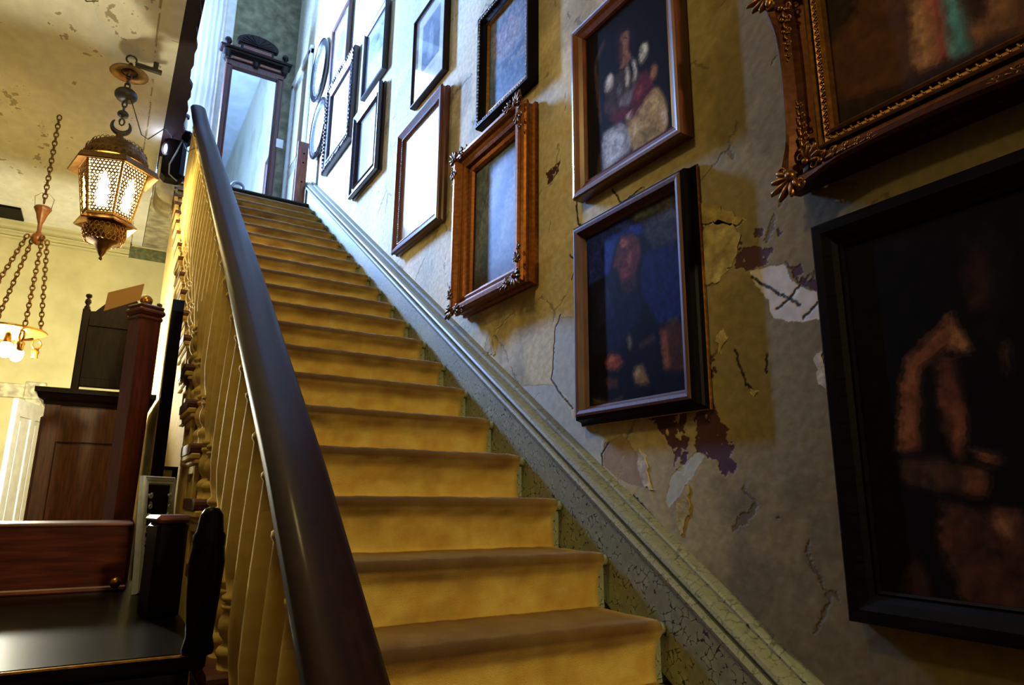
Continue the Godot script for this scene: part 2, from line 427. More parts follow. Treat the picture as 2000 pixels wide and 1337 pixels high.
func wall_tex(z0: float, z1: float, y0: float, y1: float, w: int, h: int, detail: bool) -> Array:
	var mpp := Vector2((z1 - z0) / w, (y1 - y0) / h)
	var org := Vector2(z0, -y1)
	var n1 := field(0.7, 3, 3, mpp, org, w, h)
	var n2 := field(3.2, 5, 4, mpp, org, w, h)
	var n3 := field(22.0, 9, 3, mpp, org, w, h)
	var nc := field(2.3, 12, 1, mpp, org, w, h, 1)
	var col := PackedByteArray(); col.resize(w * h * 3)
	var hgt := PackedByteArray(); hgt.resize(w * h)
	var mustard := c8(190, 173, 126)
	var grey := c8(194, 187, 160)
	var brown := c8(88, 75, 40)
	var pale := c8(208, 200, 170)
	for j in h:
		for i in w:
			var q := j * w + i
			var a := n1[q] / 255.0
			var b := n2[q] / 255.0
			var c := n3[q] / 255.0
			var z := z0 + i * mpp.x
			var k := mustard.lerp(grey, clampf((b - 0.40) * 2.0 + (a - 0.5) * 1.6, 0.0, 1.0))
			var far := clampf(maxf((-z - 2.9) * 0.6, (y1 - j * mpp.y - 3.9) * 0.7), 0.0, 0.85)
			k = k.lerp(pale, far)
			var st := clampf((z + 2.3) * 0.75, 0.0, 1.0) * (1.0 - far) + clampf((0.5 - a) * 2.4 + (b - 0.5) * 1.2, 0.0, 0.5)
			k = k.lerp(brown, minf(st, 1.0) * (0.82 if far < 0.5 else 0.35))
			var v := 0.90 + 0.2 * c
			var hh := 110.0 + 60.0 * (b - 0.5) + 46.0 * (c - 0.5)
			if nc[q] < 3 and b > 0.54 and detail:
				v *= 0.78; hh -= 50.0
			col[q * 3] = int(clampf(k.r * v, 0, 1) * 255); col[q * 3 + 1] = int(clampf(k.g * v, 0, 1) * 255); col[q * 3 + 2] = int(clampf(k.b * v, 0, 1) * 255)
			hgt[q] = int(clampf(hh, 0, 255))
	if detail:
		var tone := {"CREAM": c8(206, 190, 136), "YEL": c8(190, 170, 104), "WHITE": c8(210, 204, 200), "WHITE2": c8(206, 194, 168), "RED": c8(70, 33, 36), "GREY": c8(176, 176, 158), "TAN": c8(158, 134, 100)}
		var rise := {"CREAM": 30.0, "YEL": -28.0, "WHITE": -40.0, "WHITE2": 30.0, "RED": -60.0, "GREY": -30.0, "TAN": -34.0}
		for pt in PATCH:
			var poly := vecs(pt[1])
			var lo := Vector2(99, 99)
			var hi := Vector2(-99, -99)
			for p in poly:
				lo = lo.min(p); hi = hi.max(p)
			var kc: Color = tone[pt[0]]
			var red: bool = pt[0] == "RED"
			var wob := 0.05 if red else 0.022
			for j in range(maxi(0, int((y1 - hi.y - 0.05) / mpp.y)), mini(h, int((y1 - lo.y + 0.05) / mpp.y))):
				for i in range(maxi(0, int((lo.x - z0 - 0.05) / mpp.x)), mini(w, int((hi.x - z0 + 0.05) / mpp.x))):
					var q := j * w + i
					var c := n3[q] / 255.0 - 0.5
					var b := n2[q] / 255.0 - 0.5
					var p := Vector2(z0 + i * mpp.x + c * wob, y1 - j * mpp.y + b * wob * 1.5)
					if not inside(p, poly) or (red and c + b * 0.7 > 0.2): continue
					var v := 0.93 + 0.16 * c
					col[q * 3] = int(clampf(kc.r * v, 0, 1) * 255); col[q * 3 + 1] = int(clampf(kc.g * v, 0, 1) * 255); col[q * 3 + 2] = int(clampf(kc.b * v, 0, 1) * 255)
					hgt[q] = int(clampf(hgt[q] * 0.4 + 66.0 + rise[pt[0]], 0, 255))
		var wig := noise(30.0, 77, 3)
		for cr in CRACK:
			var poly := vecs(cr)
			for s in poly.size() - 1:
				var n := int(poly[s].distance_to(poly[s + 1]) / 0.0015)
				for t in n:
					var p := poly[s].lerp(poly[s + 1], float(t) / n)
					p += Vector2(wig.get_noise_2d(p.x, p.y), wig.get_noise_2d(p.y + 9.0, p.x)) * 0.006
					var i := int((p.x - z0) / mpp.x)
					var j := int((y1 - p.y) / mpp.y)
					for e in [[0, 0], [1, 0], [0, 1]]:
						var q: int = (j + e[1]) * w + i + e[0]
						if i < 0 or j < 0 or i + 1 >= w or j + 1 >= h: continue
						for ch in 3: col[q * 3 + ch] = int(col[q * 3 + ch] * 0.66)
						hgt[q] = int(hgt[q] * 0.5)
	return [ImageTexture.create_from_image(Image.create_from_data(w, h, false, Image.FORMAT_RGB8, col)), ImageTexture.create_from_image(Image.create_from_data(w, h, false, Image.FORMAT_L8, hgt))]

const SOFT := [Vector2(0, 0), Vector2(1, 0.3), Vector2(-0.3, 1), Vector2(-1, -0.3), Vector2(0.3, -1), Vector2(0.6, 0.7)]

func canvas(w: int, h: int, bg: Color, shapes: Array, bg2 := Color(0, 0, 0, 0), wob := 0.02, mottled := 0.28, soft := 0.014) -> ImageTexture:
	# shapes: [Color or [r,g,b], [u,v, u,v, ...]] polygons painted in order with ragged brush edges
	var n2 := noise(0.03, 21, 3)
	var n3 := noise(0.07, 22, 3)
	n3.offset = Vector3(w, h, 0)
	var a := n2.get_image(w, h, false, false, false).get_data()
	var b := n3.get_image(w, h, false, false, false).get_data()
	var col := PackedByteArray(); col.resize(w * h * 3)
	for q in w * h:
		var k := bg
		if bg2.a > 0.0: k = bg.lerp(bg2, clampf((a[q] - 90) / 75.0, 0, 1))
		var v := 1.0 + mottled * (b[q] / 255.0 - 0.5) + mottled * (a[q] / 255.0 - 0.5)
		col[q * 3] = int(clampf(k.r * v, 0, 1) * 255); col[q * 3 + 1] = int(clampf(k.g * v, 0, 1) * 255); col[q * 3 + 2] = int(clampf(k.b * v, 0, 1) * 255)
	for s in shapes:
		var kc: Color = s[0] if s[0] is Color else c8(s[0][0], s[0][1], s[0][2])
		var poly := vecs(s[1])
		var lo := Vector2(9, 9)
		var hi := Vector2(-9, -9)
		for p in poly:
			lo = lo.min(p); hi = hi.max(p)
		for j in range(maxi(0, int((lo.y - wob) * h)), mini(h, int((hi.y + wob) * h))):
			for i in range(maxi(0, int((lo.x - wob) * w)), mini(w, int((hi.x + wob) * w))):
				var q := j * w + i
				var c := b[q] / 255.0 - 0.5
				var d := a[q] / 255.0 - 0.5
				var p := Vector2(float(i) / w + c * wob * 1.6, float(j) / h + d * wob * 1.6)
				var cov := 0.0
				for e in SOFT:
					if inside(p + e * soft, poly): cov += 0.15
				if cov == 0.0: continue
				var v := 1.0 + mottled * 1.5 * c + mottled * 1.6 * d
				for ch in 3: col[q * 3 + ch] = int(lerpf(col[q * 3 + ch], clampf(kc[ch] * v, 0, 1) * 255, cov))
	return ImageTexture.create_from_image(Image.create_from_data(w, h, false, Image.FORMAT_RGB8, col))

func oval(cx: float, cy: float, rx: float, ry: float, n := 14) -> Array:
	var o := []
	for i in n:
		o.append(cx + rx * cos(TAU * i / n)); o.append(cy + ry * sin(TAU * i / n))
	return o

func rect(a: float, b: float, c: float, d: float) -> Array:
	return [a, b, c, b, c, d, a, d]

func make_textures() -> void:
	tex.grain = noise_tex(0.02, Color(0.55, 0.55, 0.55), Color(1, 1, 1), 4, 5)
	tex.mottle = noise_tex(0.02, Color(0.62, 0.6, 0.58), Color(1, 1, 1), 8, 5)
	tex.faint = noise_tex(0.02, Color(0.90, 0.89, 0.86), Color(1, 1, 1), 18, 4)
	tex.carpet = noise_tex(0.012, c8(225, 196, 150), Color(1, 1, 1), 14, 4)
	tex.pile = noise_tex(0.42, Color(0, 0, 0), Color(1, 1, 1), 15, 3)
	tex.rough = noise_tex(0.03, Color(0, 0, 0), Color(1, 1, 1), 16, 5)
	# alligatored paint: dark crazing between cells
	var size := 512
	var n := FastNoiseLite.new()
	n.noise_type = FastNoiseLite.TYPE_CELLULAR; n.cellular_return_type = FastNoiseLite.RETURN_DISTANCE2_SUB; n.frequency = 0.03; n.seed = 5
	n.fractal_type = FastNoiseLite.FRACTAL_NONE
	n.domain_warp_enabled = true; n.domain_warp_amplitude = 26.0; n.domain_warp_frequency = 0.018
	var cell := n.get_seamless_image(size, size, false, false, 0.1, false).get_data()
	var low := noise(0.012, 31, 4).get_seamless_image(size, size).get_data()
	var col := PackedByteArray(); col.resize(size * size * 3)
	var hg := PackedByteArray(); hg.resize(size * size)
	for q in size * size:
		var l := low[q] / 255.0
		var v := 0.78 + 0.22 * l
		var hh := 150.0 + 40.0 * l
		if cell[q] < 9 and l > 0.52: v = 0.24; hh = 30.0
		if l < 0.10: v = 0.2; hh = 20.0
		for ch in 3: col[q * 3 + ch] = int(v * 255)
		hg[q] = int(hh)
	tex.craze = ImageTexture.create_from_image(Image.create_from_data(size, size, false, Image.FORMAT_RGB8, col))
	tex.craze_h = ImageTexture.create_from_image(Image.create_from_data(size, size, false, Image.FORMAT_L8, hg))
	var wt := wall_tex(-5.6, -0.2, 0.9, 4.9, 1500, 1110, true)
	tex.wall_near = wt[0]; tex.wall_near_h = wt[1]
	wt = wall_tex(-9.0, 1.0, 0.0, 9.3, 640, 600, false)
	tex.wall_far = wt[0]; tex.wall_far_h = wt[1]
	# ceiling: cream paint, grime and flaked spots
	var w := 900
	var h := 1000
	var mpp := Vector2(0.0045, 0.0065)
	var n1 := field(1.1, 41, 4, mpp, Vector2(-4, -8.7), w, h)
	var n2 := field(9.0, 43, 4, mpp, Vector2(-4, -8.7), w, h)
	var n3 := field(2.2, 45, 5, mpp, Vector2(-4, -8.7), w, h)
	var cc := PackedByteArray(); cc.resize(w * h * 3)
	var ch2 := PackedByteArray(); ch2.resize(w * h)
	var cream := c8(234, 230, 202)
	var dirt := c8(120, 104, 60)
	for j in h:
		for i in w:
			var q := j * w + i
			var a := n1[q] / 255.0
			var b := n2[q] / 255.0
			var c := n3[q] / 255.0
			var k := cream.lerp(c8(214, 206, 164), clampf((a - 0.5) * 2.2, 0, 0.6))
			var x := -4.0 + i * mpp.x
			var z := -8.7 + j * mpp.y
			var peel := exp(-pow((x + 0.45) / 0.32, 2) - pow((z + 4.0) / 0.7, 2)) + 0.9 * exp(-pow((x + 0.95) / 0.2, 2) - pow((z + 6.3) / 0.8, 2)) 
			var hh := 140.0 + 40.0 * (c - 0.5)
			if (b > 0.80 and c > 0.55) or (peel > 0.22 and b + 0.1 * peel > 0.70 and c > 0.48):
				k = k.lerp(dirt, 0.6); hh -= 60.0
			elif peel > 0.25 and c > 0.52:
				k = k.lerp(c8(226, 218, 184), 0.6); hh += 40.0
			var seam := absf(x - (-0.035 + 0.01 * sin(z * 2.0)))
			if seam < 0.005 and b > 0.42: k = k.lerp(dirt, 0.6); hh -= 50.0
			var v := 0.95 + 0.1 * b
			cc[q * 3] = int(clampf(k.r * v, 0, 1) * 255); cc[q * 3 + 1] = int(clampf(k.g * v, 0, 1) * 255); cc[q * 3 + 2] = int(clampf(k.b * v, 0, 1) * 255)
			ch2[q] = int(clampf(hh, 0, 255))
	tex.ceil = ImageTexture.create_from_image(Image.create_from_data(w, h, false, Image.FORMAT_RGB8, cc))
	tex.ceil_h = ImageTexture.create_from_image(Image.create_from_data(w, h, false, Image.FORMAT_L8, ch2))

func make_materials() -> void:
	M.carpet = mat(c8(204, 178, 92), 0.95, "carpet", Vector3(2.2, 2.2, 2.2), "pile", 0.3)
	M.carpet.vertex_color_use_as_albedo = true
	M.carpet.rim_enabled = true; M.carpet.rim = 0.35; M.carpet.rim_tint = 0.8
	M.cream = mat(c8(212, 184, 112), 0.7, "faint", Vector3(3, 3, 3), "craze_h", 0.03)
	M.cream.metallic_specular = 0.12
	M.skirt = mat(c8(148, 152, 118), 0.5, "craze", Vector3(2.6, 2.6, 2.6), "craze_h", 0.06)
	M.mould = mat(c8(140, 142, 112), 0.5, "craze", Vector3(1.3, 3, 3), "rough", 0.05)
	M.rail = wood(c8(40, 21, 19), 0.5, 0.05, 2)
	M.rail.metallic_specular = 0.2
	M.nosing = wood(c8(104, 46, 34), 0.45, 0.1, 0)
	M.mahog = wood(c8(96, 44, 28), 0.42, 0.15)
	M.dark = wood(c8(40, 26, 19), 0.45, 0.12)
	M.brown = wood(c8(112, 62, 34), 0.35, 0.35)
	M.boxwood = wood(c8(92, 40, 27), 0.55, 0.0, 0)
	M.boxwood.metallic_specular = 0.2
	M.black = mat(c8(17, 13, 12), 0.4, "grain", Vector3(1, 9, 9))
	M.black.metallic_specular = 0.16
	M.dark.metallic_specular = 0.25
	M.gloss = mat(c8(14, 10, 8), 0.3, "grain", Vector3(1, 9, 9))
	M.gloss.clearcoat_enabled = true; M.gloss.clearcoat = 0.03; M.gloss.clearcoat_roughness = 0.05; M.gloss.metallic_specular = 0.1
	M.gold = gilt(c8(196, 132, 52))
	M.gold_old = gilt(c8(150, 92, 40), 0.45)
	M.gold_dark = gilt(c8(150, 104, 44), 0.34)
	M.bronze = gilt(c8(124, 90, 42), 0.42)
	M.brass = gilt(c8(206, 156, 72), 0.28)
	M.iron = mat(c8(34, 28, 24), 0.5)
	M.silver = gilt(c8(196, 196, 200), 0.32)
	M.plaster = mat(c8(206, 196, 150), 0.9, "mottle", Vector3(1.2, 1.2, 1.2), "rough", 0.3)
	M.hall = mat(c8(192, 181, 126), 0.9, "faint", Vector3(0.55, 0.55, 0.55), "rough", 0.3)
	M.ceil_upper = mat(c8(226, 228, 222), 0.9, "faint", Vector3(0.5, 0.5, 0.5))
	M.panelling = wood(c8(70, 52, 36), 0.6)
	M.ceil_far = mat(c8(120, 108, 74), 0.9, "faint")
	M.upper = mat(c8(138, 134, 116), 0.9, "faint", Vector3(0.5, 0.5, 0.5), "rough", 0.3)
	M.green = mat(c8(156, 152, 116), 0.85, "mottle", Vector3(1.1, 1.1, 1.1), "rough", 0.2)
	M.floor = wood(c8(86, 52, 30), 0.4, 0.2, 2)
	M.white = mat(c8(234, 232, 222), 0.45, "faint", Vector3(1.5, 1.5, 1.5))
	M.silver_paint = mat(c8(200, 212, 240), 0.35, "faint", Vector3(6, 6, 6))  # bluish white stands in for daylight reflecting off the silver
	M.paper = mat(c8(228, 228, 222), 0.9)
	M.card = mat(c8(168, 124, 68), 0.8)
	M.glass = StandardMaterial3D.new()
	M.glass.transparency = BaseMaterial3D.TRANSPARENCY_ALPHA
	M.glass.albedo_color = Color(0.9, 0.95, 1.0, 0.05); M.glass.roughness = 0.06
	M.mirror = StandardMaterial3D.new()
	M.mirror.metallic = 1.0; M.mirror.roughness = 0.03; M.mirror.albedo_color = c8(226, 232, 230)
	M.cloth = mat(c8(232, 236, 242), 0.9)
	M.cloth.backlight_enabled = true; M.cloth.backlight = Color(0.9, 0.93, 1.0)
	M.drape = mat(c8(62, 30, 24), 0.95, "mottle", Vector3(4, 4, 4), "rough", 0.5)
	M.lit = StandardMaterial3D.new()
	M.lit.albedo_color = c8(255, 240, 210); M.lit.emission_enabled = true; M.lit.emission = c8(255, 226, 160); M.lit.emission_energy_multiplier = 9.0
	M.bulb = StandardMaterial3D.new()
	M.bulb.albedo_color = c8(255, 246, 226); M.bulb.emission_enabled = true; M.bulb.emission = c8(255, 232, 180); M.bulb.emission_energy_multiplier = 8.0
	M.blue_lit = StandardMaterial3D.new()
	M.blue_lit.albedo_color = c8(220, 225, 255); M.blue_lit.emission_enabled = true; M.blue_lit.emission = c8(190, 205, 255); M.blue_lit.emission_energy_multiplier = 2.5
	for k in ["wall_near", "wall_far", "ceil"]:
		var m := StandardMaterial3D.new()
		m.albedo_texture = tex[k]; m.roughness = 0.88; m.texture_repeat = false
		m.heightmap_enabled = true; m.heightmap_texture = tex[k + "_h"]; m.heightmap_scale = 0.9
		M[k] = m

# ------------------------------------------------------------------ scene
func _ready() -> void:
	# camera
	var cam := Camera3D.new()
	cam.name = "camera"
	cam.fov = 54.28
	cam.position = EYE
	cam.rotation = Vector3(0.228171, -0.542816, 0.009431)
	cam.near = 0.05; cam.far = 60.0
	add_child(cam)
	cam.current = true
	# air and sky
	var env := Environment.new()
	env.background_mode = Environment.BG_SKY
	var sky := ProceduralSkyMaterial.new()
	sky.sky_top_color = c8(196, 216, 246); sky.sky_horizon_color = c8(226, 234, 246)
	sky.ground_bottom_color = c8(120, 122, 124); sky.ground_horizon_color = c8(200, 206, 214)
	sky.sky_energy_multiplier = 3.6; sky.ground_energy_multiplier = 2.0
	env.sky = Sky.new(); env.sky.sky_material = sky
	env.tonemap_mode = Environment.TONE_MAPPER_LINEAR
	env.tonemap_exposure = 1.0
	env.sdfgi_enabled = true; env.ssao_enabled = true; env.ssil_enabled = true
	var we := WorldEnvironment.new()
	we.name = "world_environment"; we.environment = env
	add_child(we)
	# daylight through the upstairs window
	var day := AreaLight3D.new()
	day.name = "window_daylight"
	day.area_size = Vector2(0.4, 1.5); day.light_energy = 195.0; day.light_color = c8(136, 178, 255)
	day.position = Vector3(-0.40, 6.15, -8.40); day.rotation = Vector3(0, PI, 0)
	day.area_range = 30.0; day.shadow_enabled = true
	add_child(day)
	make_textures()
	make_materials()
	build_room()
	build_stairs()
	build_pictures()
	build_landing()
	build_lamps()
	build_hall()

func slab(n: String, a: Vector3, b: Vector3, m: Material, bev := 0.002) -> MeshInstance3D:
	var mb := MB.new()
	mb.box((a + b) / 2.0, (b - a).abs(), bev)
	return structure(n, mb.mesh(), m)

func build_room() -> void:
	# right-hand wall: the stretch beside the stairs carries the finer plaster
	var am := ArrayMesh.new()
	var cells := [[-5.6, -0.2, 0.9, 4.9, 0]]
	for e in [[-8.93, -5.6, 0.0, ROOF], [-0.2, 6.2, 0.0, ROOF], [-5.6, -0.2, 0.0, 0.9], [-5.6, -0.2, 4.9, ROOF]]: cells.append([e[0], e[1], e[2], e[3], 1])
	for e in cells:
		var st := SurfaceTool.new()
		st.begin(Mesh.PRIMITIVE_TRIANGLES)
		var p := [Vector2(e[0], e[2]), Vector2(e[1], e[2]), Vector2(e[1], e[3]), Vector2(e[0], e[3])]
		for i in [0, 2, 1, 0, 3, 2]:
			var v: Vector2 = p[i]
			st.set_normal(Vector3(-1, 0, 0))
			st.set_uv(Vector2((v.x + 5.6) / 5.4, (4.9 - v.y) / 4.0) if e[4] == 0 else Vector2((v.x + 9.0) / 10.0, (9.3 - v.y) / 9.3))
			st.add_vertex(Vector3(WALL_X, v.y, v.x))
		st.commit(am)
	var body := MB.new()
	body.box(Vector3(WALL_X + 0.106, ROOF / 2, -1.365), Vector3(0.21, ROOF, 15.13), 0.001)
	body.st.generate_normals(); body.st.commit(am)
	var wall := MeshInstance3D.new()
	wall.name = "wall_right"; wall.mesh = am; wall.set_meta("kind", "structure")
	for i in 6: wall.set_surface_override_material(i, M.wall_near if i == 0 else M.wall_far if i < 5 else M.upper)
	add_child(wall)
	# loose plates of plaster still holding on the wall
	var wig := noise(24.0, 50, 3)
	var tones := {"CREAM": c8(206, 190, 136), "WHITE2": c8(206, 194, 168), "YEL": c8(190, 170, 104)}
	for pt in PATCH:
		if not tones.has(pt[0]): continue
		var src := vecs(pt[1])
		var poly := PackedVector2Array()
		for i in src.size():
			var a := src[i]
			var b := src[(i + 1) % src.size()]
			var n := maxi(2, int(a.distance_to(b) / 0.012))
			for t in n:
				var p := a.lerp(b, float(t) / n)
				poly.append(p + Vector2(wig.get_noise_2d(p.x, p.y), wig.get_noise_2d(p.y, p.x + 5.0)) * 0.014)
		if Geometry2D.triangulate_polygon(poly).is_empty(): continue
		var mb := MB.new()
		mb.prism(poly, WALL_X - 0.0035, WALL_X - 0.0005, Transform3D(Basis(Vector3(0, 0, 1), Vector3(0, 1, 0), Vector3(1, 0, 0)), Vector3()))
		put("plaster_flake", mb.mesh(), mat(tones[pt[0]], 0.9, "mottle", Vector3(2.5, 2.5, 2.5), "rough", 0.3), wall)
	slab("wall_left", Vector3(-4.2, 0, -8.93), Vector3(-4, ROOF, 6.4), M.panelling)
	slab("wall_front", Vector3(-4, 0, 6.2), Vector3(WALL_X, ROOF, 6.4), M.panelling)
	slab("floor_attic", Vector3(-4, UP_FLOOR + 0.002, BACK), Vector3(0.088, UP_FLOOR + 0.022, -2.2), M.floor)
	slab("floor", Vector3(-4.2, -0.2, -8.93), Vector3(1.85, 0, 6.4), M.floor)
	slab("ceiling_upper", Vector3(-4.2, ROOF, -8.93), Vector3(1.85, ROOF + 0.2, 6.4), M.ceil_upper)
	# hall ceiling with the stair well cut out of it
	var cm := ArrayMesh.new()
	var st2 := SurfaceTool.new()
	st2.begin(Mesh.PRIMITIVE_TRIANGLES)
	var q := [Vector2(-4, BACK), Vector2(0.09, BACK), Vector2(0.09, -2.2), Vector2(-4, -2.2)]
	for i in [0, 2, 1, 0, 3, 2]:
		st2.set_normal(Vector3(0, -1, 0))
		st2.set_uv(Vector2((q[i].x + 4.0) / 4.05, (q[i].y + 8.7) / 6.5))
		st2.add_vertex(Vector3(q[i].x, CEIL, q[i].y))
	st2.commit(cm)
	var cb := MB.new()
	cb.box(Vector3(-1.955, (CEIL + UP_FLOOR) / 2 + 0.001, (BACK - 2.2) / 2), Vector3(4.09, UP_FLOOR - CEIL, -2.2 - BACK), 0.001)
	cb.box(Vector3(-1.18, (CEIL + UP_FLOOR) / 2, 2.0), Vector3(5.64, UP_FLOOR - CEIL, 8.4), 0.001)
	cb.st.generate_normals(); cb.st.commit(cm)
	var ceil_ := MeshInstance3D.new()
	ceil_.name = "ceiling"; ceil_.mesh = cm; ceil_.set_meta("kind", "structure")
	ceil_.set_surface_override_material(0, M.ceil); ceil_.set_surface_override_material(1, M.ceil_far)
	add_child(ceil_)
	# back wall: cream below, green wallpaper round the window upstairs
	slab("wall_back", Vector3(-4, 0, BACK - 0.25), Vector3(WALL_X, CEIL, BACK), M.hall)
	var ub := MB.new()
	for e in [[-4.0, -1.0, CEIL, ROOF], [0.62, WALL_X, CEIL, ROOF], [-1.0, 0.62, CEIL, 5.1], [-1.0, 0.62, 8.3, ROOF]]:
		ub.box(Vector3((e[0] + e[1]) / 2, (e[2] + e[3]) / 2, BACK - 0.125), Vector3(e[1] - e[0], e[3] - e[2], 0.25), 0.001)
	structure("wall_back_upper", ub.mesh(), M.green)
	# window upstairs
	var win := Node3D.new()
	win.name = "window_1"; win.set_meta("kind", "structure"); win.position = Vector3(-0.19, 5.1, BACK - 0.12)
	add_child(win)
	var fr := MB.new()
	for s in [-1.0, 1.0]: fr.box(Vector3(s * 0.78, 1.6, 0), Vector3(0.06, 3.2, 0.1))
	for y in [0.03, 1.6, 3.17]: fr.box(Vector3(0, y, 0), Vector3(1.6, 0.06, 0.09))
	fr.box(Vector3(0, 1.6, 0), Vector3(0.03, 3.2, 0.05))
	put("window_frame", fr.mesh(), M.white, win)
	for s in [-1.0, 1.0]:
		for y in [0.815, 2.385]:
			var g := MB.new()
			g.box(Vector3(s * 0.38, y, -0.01), Vector3(0.74, 1.51, 0.004), 0.0005)
			put("pane", g.mesh(), M.glass, win)
	var cs := MB.new()
	cs.box(Vector3(0.90, 1.7, 0.155), Vector3(0.17, 3.7, 0.06), 0.012)
	cs.box(Vector3(0.86, 1.7, 0.19), Vector3(0.03, 3.7, 0.03), 0.01)
	cs.box(Vector3(-0.90, 1.7, 0.155), Vector3(0.17, 3.7, 0.06), 0.012)
	cs.box(Vector3(0, 3.46, 0.155), Vector3(2.0, 0.18, 0.06), 0.012)
	put("window_casing", cs.mesh(), M.white, win)
	var si := MB.new()
	si.box(Vector3(0, -0.05, 0.19), Vector3(1.9, 0.05, 0.16), 0.01)
	put("window_sill", si.mesh(), M.white, win)
	# cornice over the hall, a length of it lost towards the stairs
	var prof := [Vector2(0, 0), Vector2(-0.13, 0), Vector2(-0.125, -0.02), Vector2(-0.085, -0.035), Vector2(-0.07, -0.062), Vector2(-0.03, -0.07), Vector2(-0.045, -0.085), Vector2(-0.04, -0.10), Vector2(-0.016, -0.11), Vector2(-0.014, -0.14), Vector2(-0.04, -0.15), Vector2(-0.034, -0.168), Vector2(0, -0.175)]
	var poly := PackedVector2Array(prof)
	var co := MB.new()
	co.prism(poly, -4.0, -0.03, Transform3D(Basis(Vector3(0, 0, -1), Vector3(0, 1, 0), Vector3(1, 0, 0)), Vector3(0, CEIL, BACK)))
	structure("trim_1", co.mesh(), M.hall)
	var ob := MB.new()
	ob.box(Vector3(0.2, CEIL - 0.10, BACK + 0.012), Vector3(0.46, 0.13, 0.024), 0.003)
	structure("trim_2", ob.mesh(), mat(c8(112, 116, 66), 0.8, "mottle", Vector3(3, 3, 3)))
	# white panelled door standing open in the hall
	var dr := Node3D.new()
	dr.name = "door_1"; dr.set_meta("kind", "structure")
	dr.position = Vector3(-0.55, 0, -8.6); dr.rotation.y = atan2(-0.9711, -0.2387)
	add_child(dr)
	var lf := MB.new()
	for x in [0.06, 0.44, 0.83]: lf.box(Vector3(x, 1.245, 0), Vector3(0.115, 2.49, 0.042), 0.003)
	for y in [0.1, 1.0, 2.42]: lf.box(Vector3(0.445, y, 0), Vector3(0.88, 0.16, 0.0415), 0.003)
	put("door_frame", lf.mesh(), M.white, dr)
	for x in [0.25, 0.635]:
		for e in [[0.55, 0.76], [1.71, 1.28]]:
			var pn := MB.new()
			pn.box(Vector3(x, e[0], 0), Vector3(0.28, e[1], 0.018), 0.002)
			pn.box(Vector3(x, e[0], 0), Vector3(0.2, e[1] - 0.1, 0.03), 0.008)
			put("door_panel", pn.mesh(), M.white, dr)
	var kb := MB.new(true)
	kb.ball(Vector3(0.84, 1.05, 0.06), Vector3(0.026, 0.026, 0.026), 10, 7)
	put("door_knob", kb.mesh(), M.brass, dr)
	var dc := MB.new()
	dc.box(Vector3(-0.70, 1.3, BACK + 0.02), Vector3(0.15, 2.62, 0.04), 0.008)
	dc.box(Vector3(-1.60, 1.3, BACK + 0.02), Vector3(0.15, 2.62, 0.04), 0.008)
	dc.box(Vector3(-1.15, 2.68, BACK + 0.02), Vector3(0.8, 0.15, 0.04), 0.008)
	for x in [-0.70, -1.60]:
		dc.box(Vector3(x, 2.69, BACK + 0.025), Vector3(0.19, 0.19, 0.05), 0.01)
		dc.torus(Vector3(x, 2.69, BACK + 0.055), 0.05, 0.05, 0.012, Basis(), 16, 6)
		dc.box(Vector3(x - 0.04, 1.3, BACK + 0.045), Vector3(0.012, 2.5, 0.012), 0.003)
		dc.box(Vector3(x + 0.04, 1.3, BACK + 0.045), Vector3(0.012, 2.5, 0.012), 0.003)
	structure("trim_3", dc.mesh(), mat(c8(206, 196, 150), 0.6, "mottle", Vector3(2, 2, 2)))
	# doorway on the landing, in the right-hand wall
	var d2 := Node3D.new()
	d2.name = "door_2"; d2.set_meta("kind", "structure"); d2.position = Vector3(WALL_X, UP_FLOOR, -8.1)
	add_child(d2)
	var c2 := MB.new()
	for s in [-1.0, 1.0]:
		c2.box(Vector3(-0.02, 1.22, s * 0.44), Vector3(0.05, 2.44, 0.11), 0.01)
	c2.box(Vector3(-0.02, 2.42, 0), Vector3(0.05, 0.13, 0.99), 0.01)
	put("door_casing", c2.mesh(), M.white, d2)
	var lf2 := MB.new()
	lf2.box(Vector3(-0.006, 1.17, 0), Vector3(0.02, 2.36, 0.78), 0.002)
	put("door_leaf", lf2.mesh(), mat(c8(196, 184, 152), 0.6, "mottle", Vector3(2, 2, 2)), d2)
	for e in [[0.6, 0.7], [1.68, 1.1]]:
		var p2 := MB.new()
		p2.box(Vector3(-0.018, e[0], 0), Vector3(0.012, e[1], 0.5), 0.004)
		put("door_panel", p2.mesh(), mat(c8(190, 178, 146), 0.6), d2)

func rail_h(z: float) -> float:
	var T := [[0.5, 0.47], [-0.3, 0.53], [-0.9, 0.605], [-1.28, 0.657], [-1.66, 0.68], [-2.07, 0.712], [-2.5, 0.73], [-2.9, 0.75], [-3.3, 0.767], [-4.3, 0.815], [-4.65, 0.825], [-5.4, 0.89]]
	for i in T.size() - 1:
		if z <= T[i][0] and z >= T[i + 1][0]:
			return lerpf(T[i][1], T[i + 1][1], (T[i][0] - z) / (T[i][0] - T[i + 1][0]))
	return 0.89

